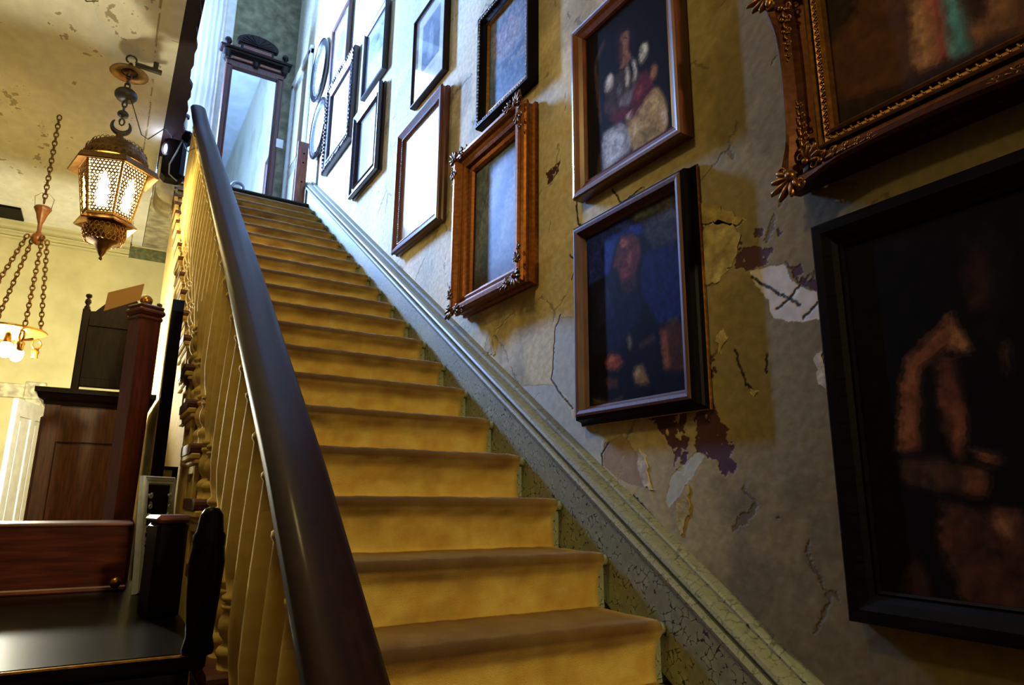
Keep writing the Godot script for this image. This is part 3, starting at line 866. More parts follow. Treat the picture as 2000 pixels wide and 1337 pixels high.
func build_stairs() -> void:
	var tozx := Basis(Vector3(0, 0, 1), Vector3(0, 1, 0), Vector3(1, 0, 0))
	var stair := thing("staircase", "long straight staircase climbing beside the peeling wall, cream painted with dark red tread noses", "staircase")
	var tp := PackedVector2Array()
	for i in 7:
		var t := -PI / 2 + PI * i / 6.0
		tp.append(Vector2(-0.017 + 0.017 * cos(t), -0.017 + 0.017 * sin(t)))
	tp.append(Vector2(-RUN - 0.03, 0)); tp.append(Vector2(-RUN - 0.03, -0.034))
	var tm := MB.new()
	tm.prism(tp, 0.245, 1.50, Transform3D(tozx, Vector3()))
	var tread := tm.mesh()
	tm = MB.new()
	tm.prism(tp, 1.50, 1.56, Transform3D(tozx, Vector3()))
	var margin := tm.mesh()
	var rm := MB.new()
	rm.box(Vector3(0.93, -0.105, -0.04), Vector3(1.3, 0.144, 0.02), 0.001)
	var riser := rm.mesh()
	var bm := MB.new()
	# mouldings under the tread end, then a sunk panel with raised border
	bm.box(Vector3(0.262, -0.044, -0.135), Vector3(0.03, 0.02, 0.29), 0.004)
	bm.box(Vector3(0.269, -0.062, -0.135), Vector3(0.022, 0.018, 0.29), 0.005)
	bm.box(Vector3(0.274, -0.155, -0.032), Vector3(0.014, 0.17, 0.03), 0.003)
	bm.box(Vector3(0.274, -0.155, -0.24), Vector3(0.014, 0.17, 0.03), 0.003)
	bm.box(Vector3(0.274, -0.085, -0.136), Vector3(0.014, 0.03, 0.18), 0.003)
	bm.box(Vector3(0.274, -0.225, -0.136), Vector3(0.014, 0.03, 0.18), 0.003)
	bm.box(Vector3(0.276, -0.155, -0.136), Vector3(0.012, 0.06, 0.10), 0.003)
	var bracket := bm.mesh()
	for k in range(-6, 20):
		var n := nose(k)
		var x := Transform3D(Basis(), Vector3(0, n.x, n.y))
		if k < 19: put("tread", tread, M.nosing, stair, x)
		if k < 19: put("painted_margin", margin, M.skirt, stair, x)
		put("riser", riser, M.skirt, stair, x)
		if k < 19: put("bracket", bracket, M.cream, stair, x)
	var sp := MB.new()
	for k in range(-6, 19):
		var n := nose(k)
		sp.box(Vector3(0.295, (n.x - 0.034) / 2, n.y - 0.03 - RUN / 2), Vector3(0.03, n.x - 0.034, RUN), 0.0005)
	put("spandrel", sp.mesh(), M.cream, stair)
	slab("floor_upper", Vector3(0.095, CEIL, BACK), Vector3(WALL_X, UP_FLOOR - 0.034, nose(19).y - 0.03), M.plaster)
	var ln := MB.new()
	ln.prism(PackedVector2Array([Vector2(0, -0.017), Vector2(-0.006, -0.003), Vector2(-0.017, 0), Vector2(-1.82, 0), Vector2(-1.82, -0.034), Vector2(-0.01, -0.034)]), 0.245, WALL_X, Transform3D(tozx, Vector3(0, UP_FLOOR, nose(19).y)))
	structure("floor_landing", ln.mesh(), M.dark)
	# carpet: one runner folded over every step
	var path := []
	for k in range(-6, 19):
		var n := nose(k)
		var zr := n.y - 0.03 + 0.014
		var yb := n.x - RISE + (0.014 if k > -6 else 0.0)
		for i in 9: path.append(Vector2(zr - 0.005 * sin(PI * i / 8.0), lerpf(yb, n.x - 0.062, i / 8.0)))
		for e in [[-0.011, -0.052], [-0.003, -0.044], [0.004, -0.035], [0.009, -0.026], [0.011, -0.016], [0.010, -0.006], [0.005, 0.003], [-0.003, 0.009], [-0.014, 0.0125]]: path.append(Vector2(n.y + e[0], n.x + e[1]))
		for i in range(1, 5): path.append(Vector2(lerpf(n.y - 0.014, n.y - RUN - 0.012, i / 4.0), n.x + 0.0135 - 0.003 * sin(PI * i / 5.0)))
	var nz := noise(7.0, 61, 3)
	var cols := 44
	var cm := MB.new(true)
	var rows := []
	var soil_and_shade := []
	var nz2 := noise(2.2, 63, 4)
	for i in path.size():
		var a: Vector2 = path[maxi(i - 1, 0)]
		var b: Vector2 = path[mini(i + 1, path.size() - 1)]
		var d := (b - a).normalized()
		var nn := Vector2(-d.y, d.x)
		if nn.x < -0.3 or nn.y < -0.95: nn = -nn
		var row := []
		var srow := []
		for c in cols + 3:
			var x := lerpf(0.40, 1.526, clampf(float(c - 1) / cols, 0.0, 1.0))
			var e := 0.0045 * nz.get_noise_3d(x * 2.2, path[i].y * 3.0, path[i].x * 3.0)
			if c == 0 or c == cols + 2: e = -0.013
			var edge := maxf(0.0, 1.0 - absf(x - 1.526) / 0.05) * 0.004
			var p: Vector2 = path[i] + nn * (e - edge)
			# brown wear mixed with painted shade on treads and noses, blotched on the risers
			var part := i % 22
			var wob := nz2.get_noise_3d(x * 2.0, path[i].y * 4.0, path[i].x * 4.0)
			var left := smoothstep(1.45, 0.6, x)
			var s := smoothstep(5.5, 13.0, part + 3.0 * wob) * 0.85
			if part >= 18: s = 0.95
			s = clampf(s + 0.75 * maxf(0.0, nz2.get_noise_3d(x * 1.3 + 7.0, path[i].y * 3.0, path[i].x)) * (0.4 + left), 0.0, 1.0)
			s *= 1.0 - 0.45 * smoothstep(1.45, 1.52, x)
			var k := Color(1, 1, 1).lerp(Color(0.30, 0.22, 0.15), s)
			if part >= 13 and part <= 17: k = k.lerp(Color(0.11, 0.08, 0.06), (0.5 + 0.42 * left) * (1.0 if part < 17 else 0.5))  # shadow line along the nose, painted near black and stronger at the left
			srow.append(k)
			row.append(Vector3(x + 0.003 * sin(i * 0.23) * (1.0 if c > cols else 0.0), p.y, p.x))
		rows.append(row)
		soil_and_shade.append(srow)
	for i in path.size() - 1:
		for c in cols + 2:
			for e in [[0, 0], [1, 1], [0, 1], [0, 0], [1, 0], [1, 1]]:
				cm.st.set_color(soil_and_shade[i + e[0]][c + e[1]])
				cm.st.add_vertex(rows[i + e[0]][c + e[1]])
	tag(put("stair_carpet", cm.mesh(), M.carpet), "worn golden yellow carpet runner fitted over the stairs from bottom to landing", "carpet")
	# skirting board along the stairs on the wall side with its double moulding
	var sk := MB.new()
	var z0 := 0.12
	var z1 := -7.08
	sk.prism(PackedVector2Array([Vector2(z0, line_y(z0) + 0.135), Vector2(z1, line_y(z1) + 0.135), Vector2(z1, line_y(z1) - 0.35), Vector2(z0, maxf(0.0, line_y(z0) - 0.4))]), 1.553, WALL_X, Transform3D(tozx, Vector3()))
	var skb := structure("trim_stair", sk.mesh(), M.skirt)
	var mp := [Vector2(0, -0.016), Vector2(-0.09, -0.016), Vector2(-0.092, -0.008), Vector2(-0.10, -0.004), Vector2(-0.108, 0.004), Vector2(-0.110, 0.014), Vector2(-0.104, 0.023), Vector2(-0.094, 0.027), Vector2(-0.078, 0.028), Vector2(-0.076, 0.036), Vector2(-0.092, 0.037), Vector2(-0.096, 0.044), Vector2(-0.092, 0.054), Vector2(-0.08, 0.062), Vector2(-0.062, 0.066), Vector2(-0.046, 0.067), Vector2(-0.040, 0.066), Vector2(-0.040, 0.074), Vector2(-0.034, 0.080), Vector2(-0.016, 0.084), Vector2(0, 0.085)]
	var mo := MB.new()
	var mpath := []
	for i in 25:
		var z := lerpf(z0, z1, i / 24.0)
		mpath.append(Vector3(WALL_X, line_y(z) + 0.135, z))
	var slope_k := 0.9
	var mp2 := []
	for p in mp: mp2.append(Vector2(p.x, p.y * slope_k))
	mo.sweep(mpath, mp2, Vector3.RIGHT)
	put("moulding", mo.mesh(), M.mould, skb)
	# balustrade
	var bal := thing("balustrade", "stair balustrade of cream turned balusters under a dark mahogany handrail", "railing")
	var rp := []
	for i in 61:
		var z := lerpf(0.1, -5.36, i / 60.0)
		rp.append(Vector3(0.305, line_y(z) + rail_h(z), z))
	var prof := [Vector2(-0.055, 0), Vector2(-0.053, 0.016), Vector2(-0.042, 0.028), Vector2(-0.022, 0.036), Vector2(0, 0.038), Vector2(0.022, 0.036), Vector2(0.042, 0.028), Vector2(0.053, 0.016), Vector2(0.055, 0), Vector2(0.051, -0.012), Vector2(0.038, -0.017), Vector2(0.034, -0.024), Vector2(0.036, -0.036), Vector2(0.03, -0.044), Vector2(-0.03, -0.044), Vector2(-0.036, -0.036), Vector2(-0.034, -0.024), Vector2(-0.038, -0.017), Vector2(-0.051, -0.012)]
	var hr := MB.new(true)
	hr.sweep(rp, prof, Vector3.RIGHT, true, false)
	hr.smooth(false)
	for e in [0, 60]:
		var dd: Vector3 = (rp[e] - rp[1 if e == 0 else 59]).normalized()
		var uu := Vector3.RIGHT.cross(dd).normalized()
		if uu.y < 0: uu = -uu
		var ring := []
		for p in prof: ring.append(rp[e] + Vector3.RIGHT * p.x * 0.98 + uu * p.y * 0.98)
		hr.fan(ring, dd)
	put("handrail", hr.mesh(), M.rail, bal)
	# unit baluster, 1 m tall, scaled to the rail
	var bp := [Vector2(0.0, 0.0), Vector2(0.034, 0.0), Vector2(0.034, 0.03), Vector2(0.038, 0.04), Vector2(0.039, 0.055), Vector2(0.034, 0.066), Vector2(0.026, 0.074), Vector2(0.026, 0.084), Vector2(0.034, 0.10), Vector2(0.039, 0.125), Vector2(0.038, 0.15), Vector2(0.030, 0.175), Vector2(0.036, 0.183), Vector2(0.036, 0.193), Vector2(0.028, 0.199), Vector2(0.037, 0.208), Vector2(0.037, 0.221), Vector2(0.028, 0.23), Vector2(0.034, 0.28), Vector2(0.040, 0.36), Vector2(0.039, 0.46), Vector2(0.035, 0.62), Vector2(0.029, 0.78), Vector2(0.025, 0.87), Vector2(0.030, 0.88), Vector2(0.030, 0.893), Vector2(0.024, 0.90), Vector2(0.026, 1.0), Vector2(0, 1.0)]
	var bu := MB.new(true)
	bu.lathe(bp, 14)
	var unit := bu.mesh()
	for k in range(-5, 19):
		for e in 2:
			var n := nose(k)
			var z: float = n.y - 0.055 - 0.1364 * e
			var l := line_y(z) + rail_h(z) - 0.035 - n.x
			if z > -5.32: put("baluster", unit, M.cream, bal, Transform3D(Basis.from_scale(Vector3(1, l, 1)), Vector3(0.305, n.x, z)))

func pic_base(n: String, label: String, cat: String, z0: float, z1: float, y0: float, y1: float, group := "") -> Node3D:
	var o := thing(n, label, cat, Vector3(WALL_X - 0.004, (y0 + y1) / 2.0, (z0 + z1) / 2.0), -PI / 2, group)
	o.set_meta("w", z1 - z0); o.set_meta("h", y1 - y0)
	return o

func arc_prof(a: Vector2, b: Vector2, bulge: float, n := 5) -> Array:
	var o := []
	var d := b - a
	var nn := Vector2(-d.y, d.x).normalized()
	for i in n: o.append(a.lerp(b, float(i) / n) + nn * bulge * sin(PI * i / n))
	return o

func fill(o: Node3D, w: float, h: float, z: float, t: Texture2D, rough := 0.55, part := "canvas", coat := 0.0, tone := 1.0) -> void:
	var m := StandardMaterial3D.new()
	m.albedo_color = Color(tone, tone, tone)
	m.albedo_texture = t; m.roughness = rough; m.texture_repeat = false; m.metallic_specular = 0.1 if tone == 1.0 else 0.2
	if coat > 0.0:
		m.clearcoat_enabled = true; m.clearcoat = coat; m.clearcoat_roughness = 0.22
	if part == "canvas":
		m.heightmap_enabled = true; m.heightmap_texture = tex.pile; m.heightmap_scale = 0.02
	var am := ArrayMesh.new()
	var st := SurfaceTool.new()
	st.begin(Mesh.PRIMITIVE_TRIANGLES)
	var p := [Vector2(-1, -1), Vector2(1, -1), Vector2(1, 1), Vector2(-1, 1)]
	for i in [0, 2, 1, 0, 3, 2]:
		st.set_normal(Vector3(0, 0, 1))
		st.set_uv(Vector2(p[i].x * 0.5 + 0.5, 0.5 - p[i].y * 0.5))
		st.add_vertex(Vector3(p[i].x * w / 2, p[i].y * h / 2, z))
	st.commit(am)
	put(part, am, m, o)
	var bk := MB.new()
	bk.box(Vector3(0, 0, z / 2 - 0.001), Vector3(w + 0.02, h + 0.02, z - 0.002), 0.001)
	put("backing_board", bk.mesh(), M.dark, o)

func pane(o: Node3D, w: float, h: float, z: float) -> void:
	var g := MB.new()
	g.box(Vector3(0, 0, z), Vector3(w, h, 0.002), 0.0004)
	put("glass", g.mesh(), M.glass, o)

func beads(w: float, h: float, z: float, r: float, step: float, jit := 0.0) -> ArrayMesh:
	var mb := MB.new(true)
	var rng := RandomNumberGenerator.new(); rng.seed = 5
	for s in 4:
		var a := Vector2(-w / 2, -h / 2) if s == 0 else Vector2(w / 2, -h / 2) if s == 1 else Vector2(w / 2, h / 2) if s == 2 else Vector2(-w / 2, h / 2)
		var b := Vector2(w / 2, -h / 2) if s == 0 else Vector2(w / 2, h / 2) if s == 1 else Vector2(-w / 2, h / 2) if s == 2 else Vector2(-w / 2, -h / 2)
		var n := int(a.distance_to(b) / step)
		for i in n:
			var p := a.lerp(b, (i + 0.5) / n)
			var k := 1.0 + rng.randf_range(-jit, jit)
			var along := Vector3(step * 0.46, r * k, r * k)
			if s % 2 == 1: along = Vector3(r * k, step * 0.46, r * k)
			mb.ball(Vector3(p.x, p.y, z), along, 6, 4)
	return mb.mesh()

func scroll(mb: MB, c: Vector3, size: float, turn: float, flip: float, r: float) -> void:
	var pts := []
	var rr := []
	for i in 15:
		var t := float(i) / 14.0
		var a := turn + flip * t * TAU * 1.15
		var d := size * (1.0 - 0.8 * t)
		pts.append(c + Vector3(cos(a) * d, sin(a) * d, r * 0.8 * t))
		rr.append(r * (1.0 - 0.45 * t))
	mb.tube(pts, rr, 5)

func acanthus(mb: MB, c: Vector3, ang: float, size: float, leaves := 5, spread := 1.9) -> void:
	# a fan of fluted leaves with a scroll each side
	for i in leaves:
		var t := (float(i) / maxf(1, leaves - 1) - 0.5) * spread
		var d := Vector3(cos(ang + t), sin(ang + t), 0)
		var l := size * (1.0 - 0.28 * absf(t))
		mb.ball(c + d * l * 0.5 + Vector3(0, 0, size * 0.05), Vector3(l * 0.5, size * 0.12, size * 0.15), 7, 5, Basis(Vector3(0, 0, 1), ang + t) * Basis(Vector3(0, 1, 0), -0.25))
	scroll(mb, c + Vector3(cos(ang + 1.5), sin(ang + 1.5), 0) * size * 0.42, size * 0.27, ang + 1.5 + PI, 1.0, size * 0.075)
	scroll(mb, c + Vector3(cos(ang - 1.5), sin(ang - 1.5), 0) * size * 0.42, size * 0.27, ang - 1.5 + PI, -1.0, size * 0.075)
	mb.ball(c + Vector3(0, 0, size * 0.1), Vector3(size * 0.19, size * 0.19, size * 0.2), 8, 5)

func build_pictures() -> void:
	# J: deep gilded frame with carved corners
	var o := pic_base("framed_painting", "hazy blue canvas in a deep gilded frame with carved leaf corners, beside the stairs", "painting", -3.21, -2.48, 2.60, 3.55)
	var w := 0.73
	var h := 0.95
	var f := MB.new()
	f.ring(w, h, [Vector2(0, 0), Vector2(0, 0.02), Vector2(0.012, 0.026), Vector2(0.012, 0.045), Vector2(0.004, 0.055), Vector2(0.002, 0.068), Vector2(0.012, 0.076), Vector2(0.016, 0.09), Vector2(0.006, 0.10), Vector2(0.012, 0.112), Vector2(0.03, 0.114), Vector2(0.042, 0.104), Vector2(0.05, 0.086), Vector2(0.064, 0.076), Vector2(0.078, 0.08), Vector2(0.09, 0.072), Vector2(0.096, 0.05), Vector2(0.112, 0.042), Vector2(0.124, 0.03), Vector2(0.124, 0.016)])
	put("frame", f.mesh(), M.gold_old, o)
	var orn := MB.new(true)
	for sx in [-1.0, 1.0]:
		for sy in [-1.0, 1.0]:
			var c := Vector3(sx * (w / 2 - 0.03), sy * (h / 2 - 0.03), 0.108)
			acanthus(orn, c, atan2(sy, sx), 0.075, 5, 2.2)
			acanthus(orn, c + Vector3(-sx * 0.06, sy * 0.018, 0), PI if sx > 0 else 0.0, 0.055, 4)
			acanthus(orn, c + Vector3(sx * 0.018, -sy * 0.07, 0), -PI / 2 * sy, 0.055, 4)
			acanthus(orn, c + Vector3(sx * 0.018, -sy * 0.13, -0.004), -PI / 2 * sy, 0.04, 3)
			acanthus(orn, c + Vector3(-sx * 0.12, sy * 0.018, -0.004), PI if sx > 0 else 0.0, 0.04, 3)
	put("corner_ornament", orn.mesh(), M.bronze, o)
	fill(o, w - 0.24, h - 0.24, 0.018, canvas(240, 340, c8(150, 170, 192), [[[196, 208, 222], [0.05, 0.55, 0.5, 0.05, 0.75, 0.05, 0.3, 0.55, 0.1, 0.75]], [[120, 146, 178], [0.3, 0.62, 0.75, 0.12, 0.85, 0.2, 0.5, 0.66]], [[206, 216, 226], [0.5, 0.75, 0.9, 0.2, 1.0, 0.3, 0.75, 0.78]], [[132, 156, 186], [0.1, 0.85, 0.45, 0.6, 0.55, 0.7, 0.25, 0.92]], [[176, 190, 210], [0.55, 0.9, 0.95, 0.6, 1.0, 0.8, 0.7, 0.95]], [[118, 112, 128], [0, 0.88, 1, 0.92, 1, 1, 0, 1]], [[124, 100, 84], [0, 0.95, 0.6, 0.95, 0.6, 1, 0, 1]]], c8(176, 192, 208), 0.05, 0.25, 0.05), 0.55, "canvas", 0.0, 0.6)
	# K: girl in a cream skirt
	o = pic_base("framed_painting", "dark portrait of a dark-haired figure with white sleeves and pale skirt, plain brown frame", "painting", -2.13, -1.49, 2.87, 3.69)
	f = MB.new()
	f.ring(0.64, 0.82, [Vector2(0, 0), Vector2(0, 0.05), Vector2(0.006, 0.058), Vector2(0.018, 0.06), Vector2(0.028, 0.056), Vector2(0.04, 0.044), Vector2(0.058, 0.034), Vector2(0.064, 0.036), Vector2(0.068, 0.026), Vector2(0.068, 0.016)])
	var km := wood(c8(116, 58, 34), 0.34, 0.4)
	put("frame", f.mesh(), km, o)
	fill(o, 0.52, 0.70, 0.02, canvas(300, 400, c8(20, 17, 16), PICT.K, Color(0, 0, 0, 0), 0.010, 0.22, 0.017), 0.6, "canvas", 0.04)
	# L: bearded figure in blue
	o = pic_base("framed_painting", "dark blue portrait of a bearded figure above fruit and a jug, black and brown frame", "painting", -2.15, -1.475, 1.91, 2.76)
	f = MB.new()
	f.ring(0.675, 0.85, [Vector2(0.002, 0.011), Vector2(0.012, 0.02), Vector2(0.016, 0.03), Vector2(0.02, 0.052), Vector2(0.03, 0.06), Vector2(0.034, 0.057)])
	put("frame", f.mesh(), M.black, o)
	f = MB.new()
	f.ring(0.675, 0.85, [Vector2(0, 0), Vector2(0, 0.008), Vector2(0.004, 0.012), Vector2(0.008, 0.011)])
	put("gilt_edge", f.mesh(), M.gold, o)
	f = MB.new()
	f.ring(0.612, 0.786, [Vector2(0, 0.054), Vector2(0.001, 0.064), Vector2(0.01, 0.067), Vector2(0.022, 0.064), Vector2(0.026, 0.054), Vector2(0.032, 0.04), Vector2(0.04, 0.03), Vector2(0.042, 0.018)])
	put("inner_frame", f.mesh(), wood(c8(100, 56, 38), 0.6), o)
	fill(o, 0.53, 0.704, 0.024, canvas(300, 390, c8(18, 17, 24), PICT.L, Color(0, 0, 0, 0), 0.012, 0.3, 0.016), 0.6, "canvas", 0.04)
	# M: large carved gold frame
	w = 1.5; h = 1.25
	o = pic_base("framed_painting", "large painting of robed figures in an ornate swept gilded frame at the upper right", "painting", -1.085, 0.415, 2.49, 3.74)
	f = MB.new()
	f.ring(w, h, [Vector2(0, 0), Vector2(0.004, 0.03), Vector2(0.002, 0.06), Vector2(0.004, 0.084), Vector2(0.012, 0.092), Vector2(0.022, 0.086), Vector2(0.04, 0.062), Vector2(0.062, 0.046), Vector2(0.086, 0.04)], true, 40)
	put("frame", f.mesh(), gilt(c8(88, 50, 27), 0.5), o)
	f = MB.new()
	f.ring(w - 0.172, h - 0.172, [Vector2(0, 0.04), Vector2(0.0, 0.052), Vector2(0.006, 0.055), Vector2(0.012, 0.05), Vector2(0.013, 0.04)])
	f.ring(w - 0.20, h - 0.20, [Vector2(0, 0.04), Vector2(0.018, 0.036), Vector2(0.02, 0.046), Vector2(0.027, 0.05), Vector2(0.034, 0.044), Vector2(0.036, 0.016)])
	put("gilt_edge", f.mesh(), M.gold_dark, o)
	var zz := MB.new()
	for s in [-1.0, 1.0]:
		for i in 50:
			var y := -h / 2 + 0.12 + i * (h - 0.24) / 50.0
			for d in [-1.0, 1.0]: zz.box(Vector3(s * (w / 2 - 0.110), y + d * 0.005, 0.042), Vector3(0.016, 0.0035, 0.005), 0.001, Basis(Vector3(0, 0, 1), d * 0.7))
		for i in 62:
			var x := -w / 2 + 0.12 + i * (w - 0.24) / 62.0
			zz.box(Vector3(x, s * (h / 2 - 0.110), 0.042), Vector3(0.006, 0.014, 0.006), 0.002, Basis(Vector3(0, 0, 1), 0.5))
	put("carved_band", zz.mesh(), M.bronze, o)
	orn = MB.new(true)
	for sx in [-1.0, 1.0]:
		for sy in [-1.0, 1.0]:
			var c := Vector3(sx * (w / 2 - 0.022), sy * (h / 2 - 0.022), 0.085)
			acanthus(orn, c, atan2(sy, sx), 0.085, 6, 2.6)
			acanthus(orn, c + Vector3(-sx * 0.035, -sy * 0.035, -0.02), atan2(-sy, -sx), 0.06, 5)
			for q in 5:
				acanthus(orn, c + Vector3(-sx * 0.022, -sy * (0.075 + q * 0.034), -0.024), -PI / 2 * sy, 0.046 - q * 0.005, 3)
				acanthus(orn, c + Vector3(-sx * (0.075 + q * 0.034), -sy * 0.022, -0.024), PI if sx > 0 else 0.0, 0.046 - q * 0.005, 3)
	for e in [[1, 0], [-1, 0], [0, 1], [0, -1]]:
		var c := Vector3(e[0] * (w / 2 - 0.012), e[1] * (h / 2 - 0.012), 0.092)
		var a := atan2(e[1], e[0])
		acanthus(orn, c, a, 0.085, 7, 2.8)
		acanthus(orn, c - Vector3(e[0], e[1], 0) * 0.03, a + PI, 0.06, 5)
		for s in [-1.0, 1.0]:
			for q in 5:
				acanthus(orn, c + Vector3(-e[1], e[0], 0) * s * (0.06 + q * 0.04) - Vector3(e[0], e[1], 0) * 0.018 + Vector3(0, 0, -0.02), a + s * PI / 2, 0.052 - q * 0.006, 4)
	put("carved_ornament", orn.mesh(), M.gold_dark, o)
	fill(o, w - 0.27, h - 0.27, 0.022, canvas(420, 320, c8(78, 50, 36), PICT.M, c8(62, 40, 32), 0.01), 0.65, "canvas")
	# N: seated figure in a shirt, black frame
	o = pic_base("framed_painting", "large black-framed dark portrait of a seated figure in a brown shirt at the right", "painting", -1.05, -0.13, 1.35, 2.365)
	f = MB.new()
	f.ring(0.92, 1.015, [Vector2(0, 0), Vector2(0, 0.044), Vector2(0.008, 0.052), Vector2(0.03, 0.05), Vector2(0.052, 0.04), Vector2(0.066, 0.026), Vector2(0.07, 0.03), Vector2(0.076, 0.026), Vector2(0.076, 0.014)])
	put("frame", f.mesh(), M.black, o)
	fill(o, 0.80, 0.88, 0.02, canvas(300, 330, c8(15, 13, 13), PICT.N, Color(0, 0, 0, 0), 0.012, 0.35, 0.014), 0.7, "canvas")
	# I: black beaded frame, pale blue canvas
	o = pic_base("framed_painting", "pale blue landscape in a deep black frame with silvery beading, above the gilded frame", "painting", -3.04, -2.48, 3.66, 4.38)
	f = MB.new()
	f.ring(0.56, 0.72, [Vector2(0, 0), Vector2(0, 0.056), Vector2(0.006, 0.062), Vector2(0.016, 0.062), Vector2(0.024, 0.05), Vector2(0.04, 0.042), Vector2(0.056, 0.036), Vector2(0.07, 0.024), Vector2(0.072, 0.01)])
	put("frame", f.mesh(), M.black, o)
	put("bead_trim", beads(0.518, 0.678, 0.058, 0.006, 0.021, 0.45), M.silver, o)
	f = MB.new()
	f.ring(0.424, 0.584, [Vector2(0, 0.02), Vector2(0, 0.03), Vector2(0.006, 0.032), Vector2(0.01, 0.016)])
	put("gilt_edge", f.mesh(), M.gold, o)
	fill(o, 0.41, 0.57, 0.014, canvas(220, 280, c8(152, 172, 194), [[[196, 192, 204], [0.1, 0.2, 0.55, 0.12, 0.8, 0.3, 0.75, 0.5, 0.3, 0.52, 0.1, 0.42]], [[98, 128, 160], [0.2, 0.56, 0.6, 0.6, 0.95, 0.52, 0.9, 0.62, 0.4, 0.66]], [[116, 150, 186], [0, 0.7, 0.5, 0.66, 1, 0.74, 1, 1, 0, 1]]], c8(172, 188, 204), 0.05), 0.55, "canvas", 0.0, 0.66)
	# H: brown frame round a white sheet
	o = pic_base("framed_print", "tall white sheet behind glass in a brown moulded frame with fine beading", "picture", -4.29, -3.52, 3.30, 4.24)
	f = MB.new()
	f.ring(0.77, 0.94, [Vector2(0, 0), Vector2(0, 0.02), Vector2(0.008, 0.03), Vector2(0.008, 0.044), Vector2(0.0, 0.052), Vector2(0.008, 0.064), Vector2(0.024, 0.066), Vector2(0.044, 0.052), Vector2(0.062, 0.04), Vector2(0.07, 0.03), Vector2(0.074, 0.014)])
	put("frame", f.mesh(), wood(c8(108, 56, 34), 0.38, 0.3), o)
	put("bead_trim", beads(0.642, 0.812, 0.042, 0.005, 0.016, 0.2), M.silver, o)
	fill(o, 0.63, 0.80, 0.014, canvas(64, 64, c8(232, 232, 228), [], c8(240, 240, 238), 0.02, 0.05), 0.6, "print")
	pane(o, 0.63, 0.80, 0.024)
	# G: white mat with a grey engraving
	o = pic_base("framed_print", "grey-blue engraving of a standing figure on a wide white mount in dark frame", "picture", -4.11, -3.555, 4.37, 5.09)
	f = MB.new()
	f.ring(0.555, 0.72, [Vector2(0, 0), Vector2(0, 0.04), Vector2(0.004, 0.044), Vector2(0.012, 0.044), Vector2(0.016, 0.036), Vector2(0.018, 0.014)])
	put("frame", f.mesh(), M.dark, o)
	var g_shapes := [[[118, 142, 160], rect(0.22, 0.14, 0.80, 0.70)], [[96, 120, 138], [0.22, 0.5, 0.8, 0.42, 0.8, 0.70, 0.22, 0.70]], [[176, 190, 198], oval(0.52, 0.25, 0.035, 0.03)], [[168, 184, 194], [0.47, 0.28, 0.57, 0.28, 0.60, 0.45, 0.58, 0.66, 0.45, 0.66, 0.44, 0.45]], [[150, 166, 178], [0.47, 0.40, 0.40, 0.52, 0.38, 0.64, 0.45, 0.62]], [[170, 182, 190], rect(0.26, 0.755, 0.66, 0.775)], [[176, 188, 196], rect(0.28, 0.80, 0.56, 0.815)], [[140, 158, 170], rect(0.22, 0.84, 0.46, 0.87)]]
	fill(o, 0.52, 0.685, 0.02, canvas(200, 260, c8(232, 232, 226), g_shapes, Color(0, 0, 0, 0), 0.006, 0.12), 0.6, "print")
	pane(o, 0.52, 0.685, 0.03)
	# F: dark navy frame
	o = pic_base("framed_print", "white sheet in a broad dark stepped frame with a pale inner line", "picture", -5.46, -4.77, 4.19, 5.0)
	f = MB.new()
	f.ring(0.69, 0.81, [Vector2(0, 0), Vector2(0, 0.016), Vector2(0.012, 0.024), Vector2(0.004, 0.034), Vector2(0.004, 0.056), Vector2(0.01, 0.062), Vector2(0.022, 0.062), Vector2(0.05, 0.044), Vector2(0.07, 0.042), Vector2(0.078, 0.05), Vector2(0.088, 0.048), Vector2(0.094, 0.034), Vector2(0.106, 0.014)])
	put("frame", f.mesh(), wood(c8(40, 28, 34), 0.34, 0.4), o)
	f = MB.new()
	f.ring(0.54, 0.66, [Vector2(0, 0.049), Vector2(0.004, 0.054), Vector2(0.01, 0.05), Vector2(0.012, 0.044)])
	put("silver_edge", f.mesh(), M.silver, o)
	fill(o, 0.49, 0.61, 0.014, canvas(64, 64, c8(230, 232, 232), [], c8(238, 238, 236), 0.02, 0.05), 0.6, "print")
	pane(o, 0.49, 0.61, 0.022)
	# E: pale sketch in a black frame
	o = pic_base("framed_print", "pale grey sketch in a narrow dark frame, directly above the dark stepped frame", "picture", -5.33, -4.77, 5.11, 5.79)
	f = MB.new()
	f.ring(0.56, 0.68, [Vector2(0, 0), Vector2(0, 0.044), Vector2(0.006, 0.05), Vector2(0.02, 0.046), Vector2(0.034, 0.034), Vector2(0.038, 0.014)])
	put("frame", f.mesh(), wood(c8(64, 42, 28), 0.4, 0.2), o)
	fill(o, 0.485, 0.605, 0.016, canvas(150, 190, c8(220, 224, 224), [[[170, 182, 190], rect(0.1, 0.12, 0.9, 0.55)], [[120, 134, 146], oval(0.55, 0.28, 0.08, 0.08)], [[206, 208, 208], [0.45, 0.34, 0.62, 0.32, 0.55, 0.6, 0.4, 0.64]], [[214, 218, 220], rect(0.1, 0.56, 0.9, 0.9)]], Color(0, 0, 0, 0), 0.03, 0.15), 0.6, "print")
	pane(o, 0.485, 0.605, 0.026)
	# D: ornate dark frame with pale drawing
	o = pic_base("framed_print", "pale drawing in a lumpy dark carved frame with white slip, beside the oval pictures", "picture", -6.53, -5.62, 4.89, 5.88)
	f = MB.new()
	f.ring(0.91, 0.99, [Vector2(0, 0), Vector2(0, 0.044), Vector2(0.012, 0.056), Vector2(0.03, 0.05), Vector2(0.05, 0.036)])
	put("frame", f.mesh(), wood(c8(58, 34, 26), 0.4, 0.3), o)
	put("bead_trim", beads(0.875, 0.955, 0.05, 0.014, 0.042, 0.35), wood(c8(66, 38, 30), 0.36, 0.4), o)
	f = MB.new()
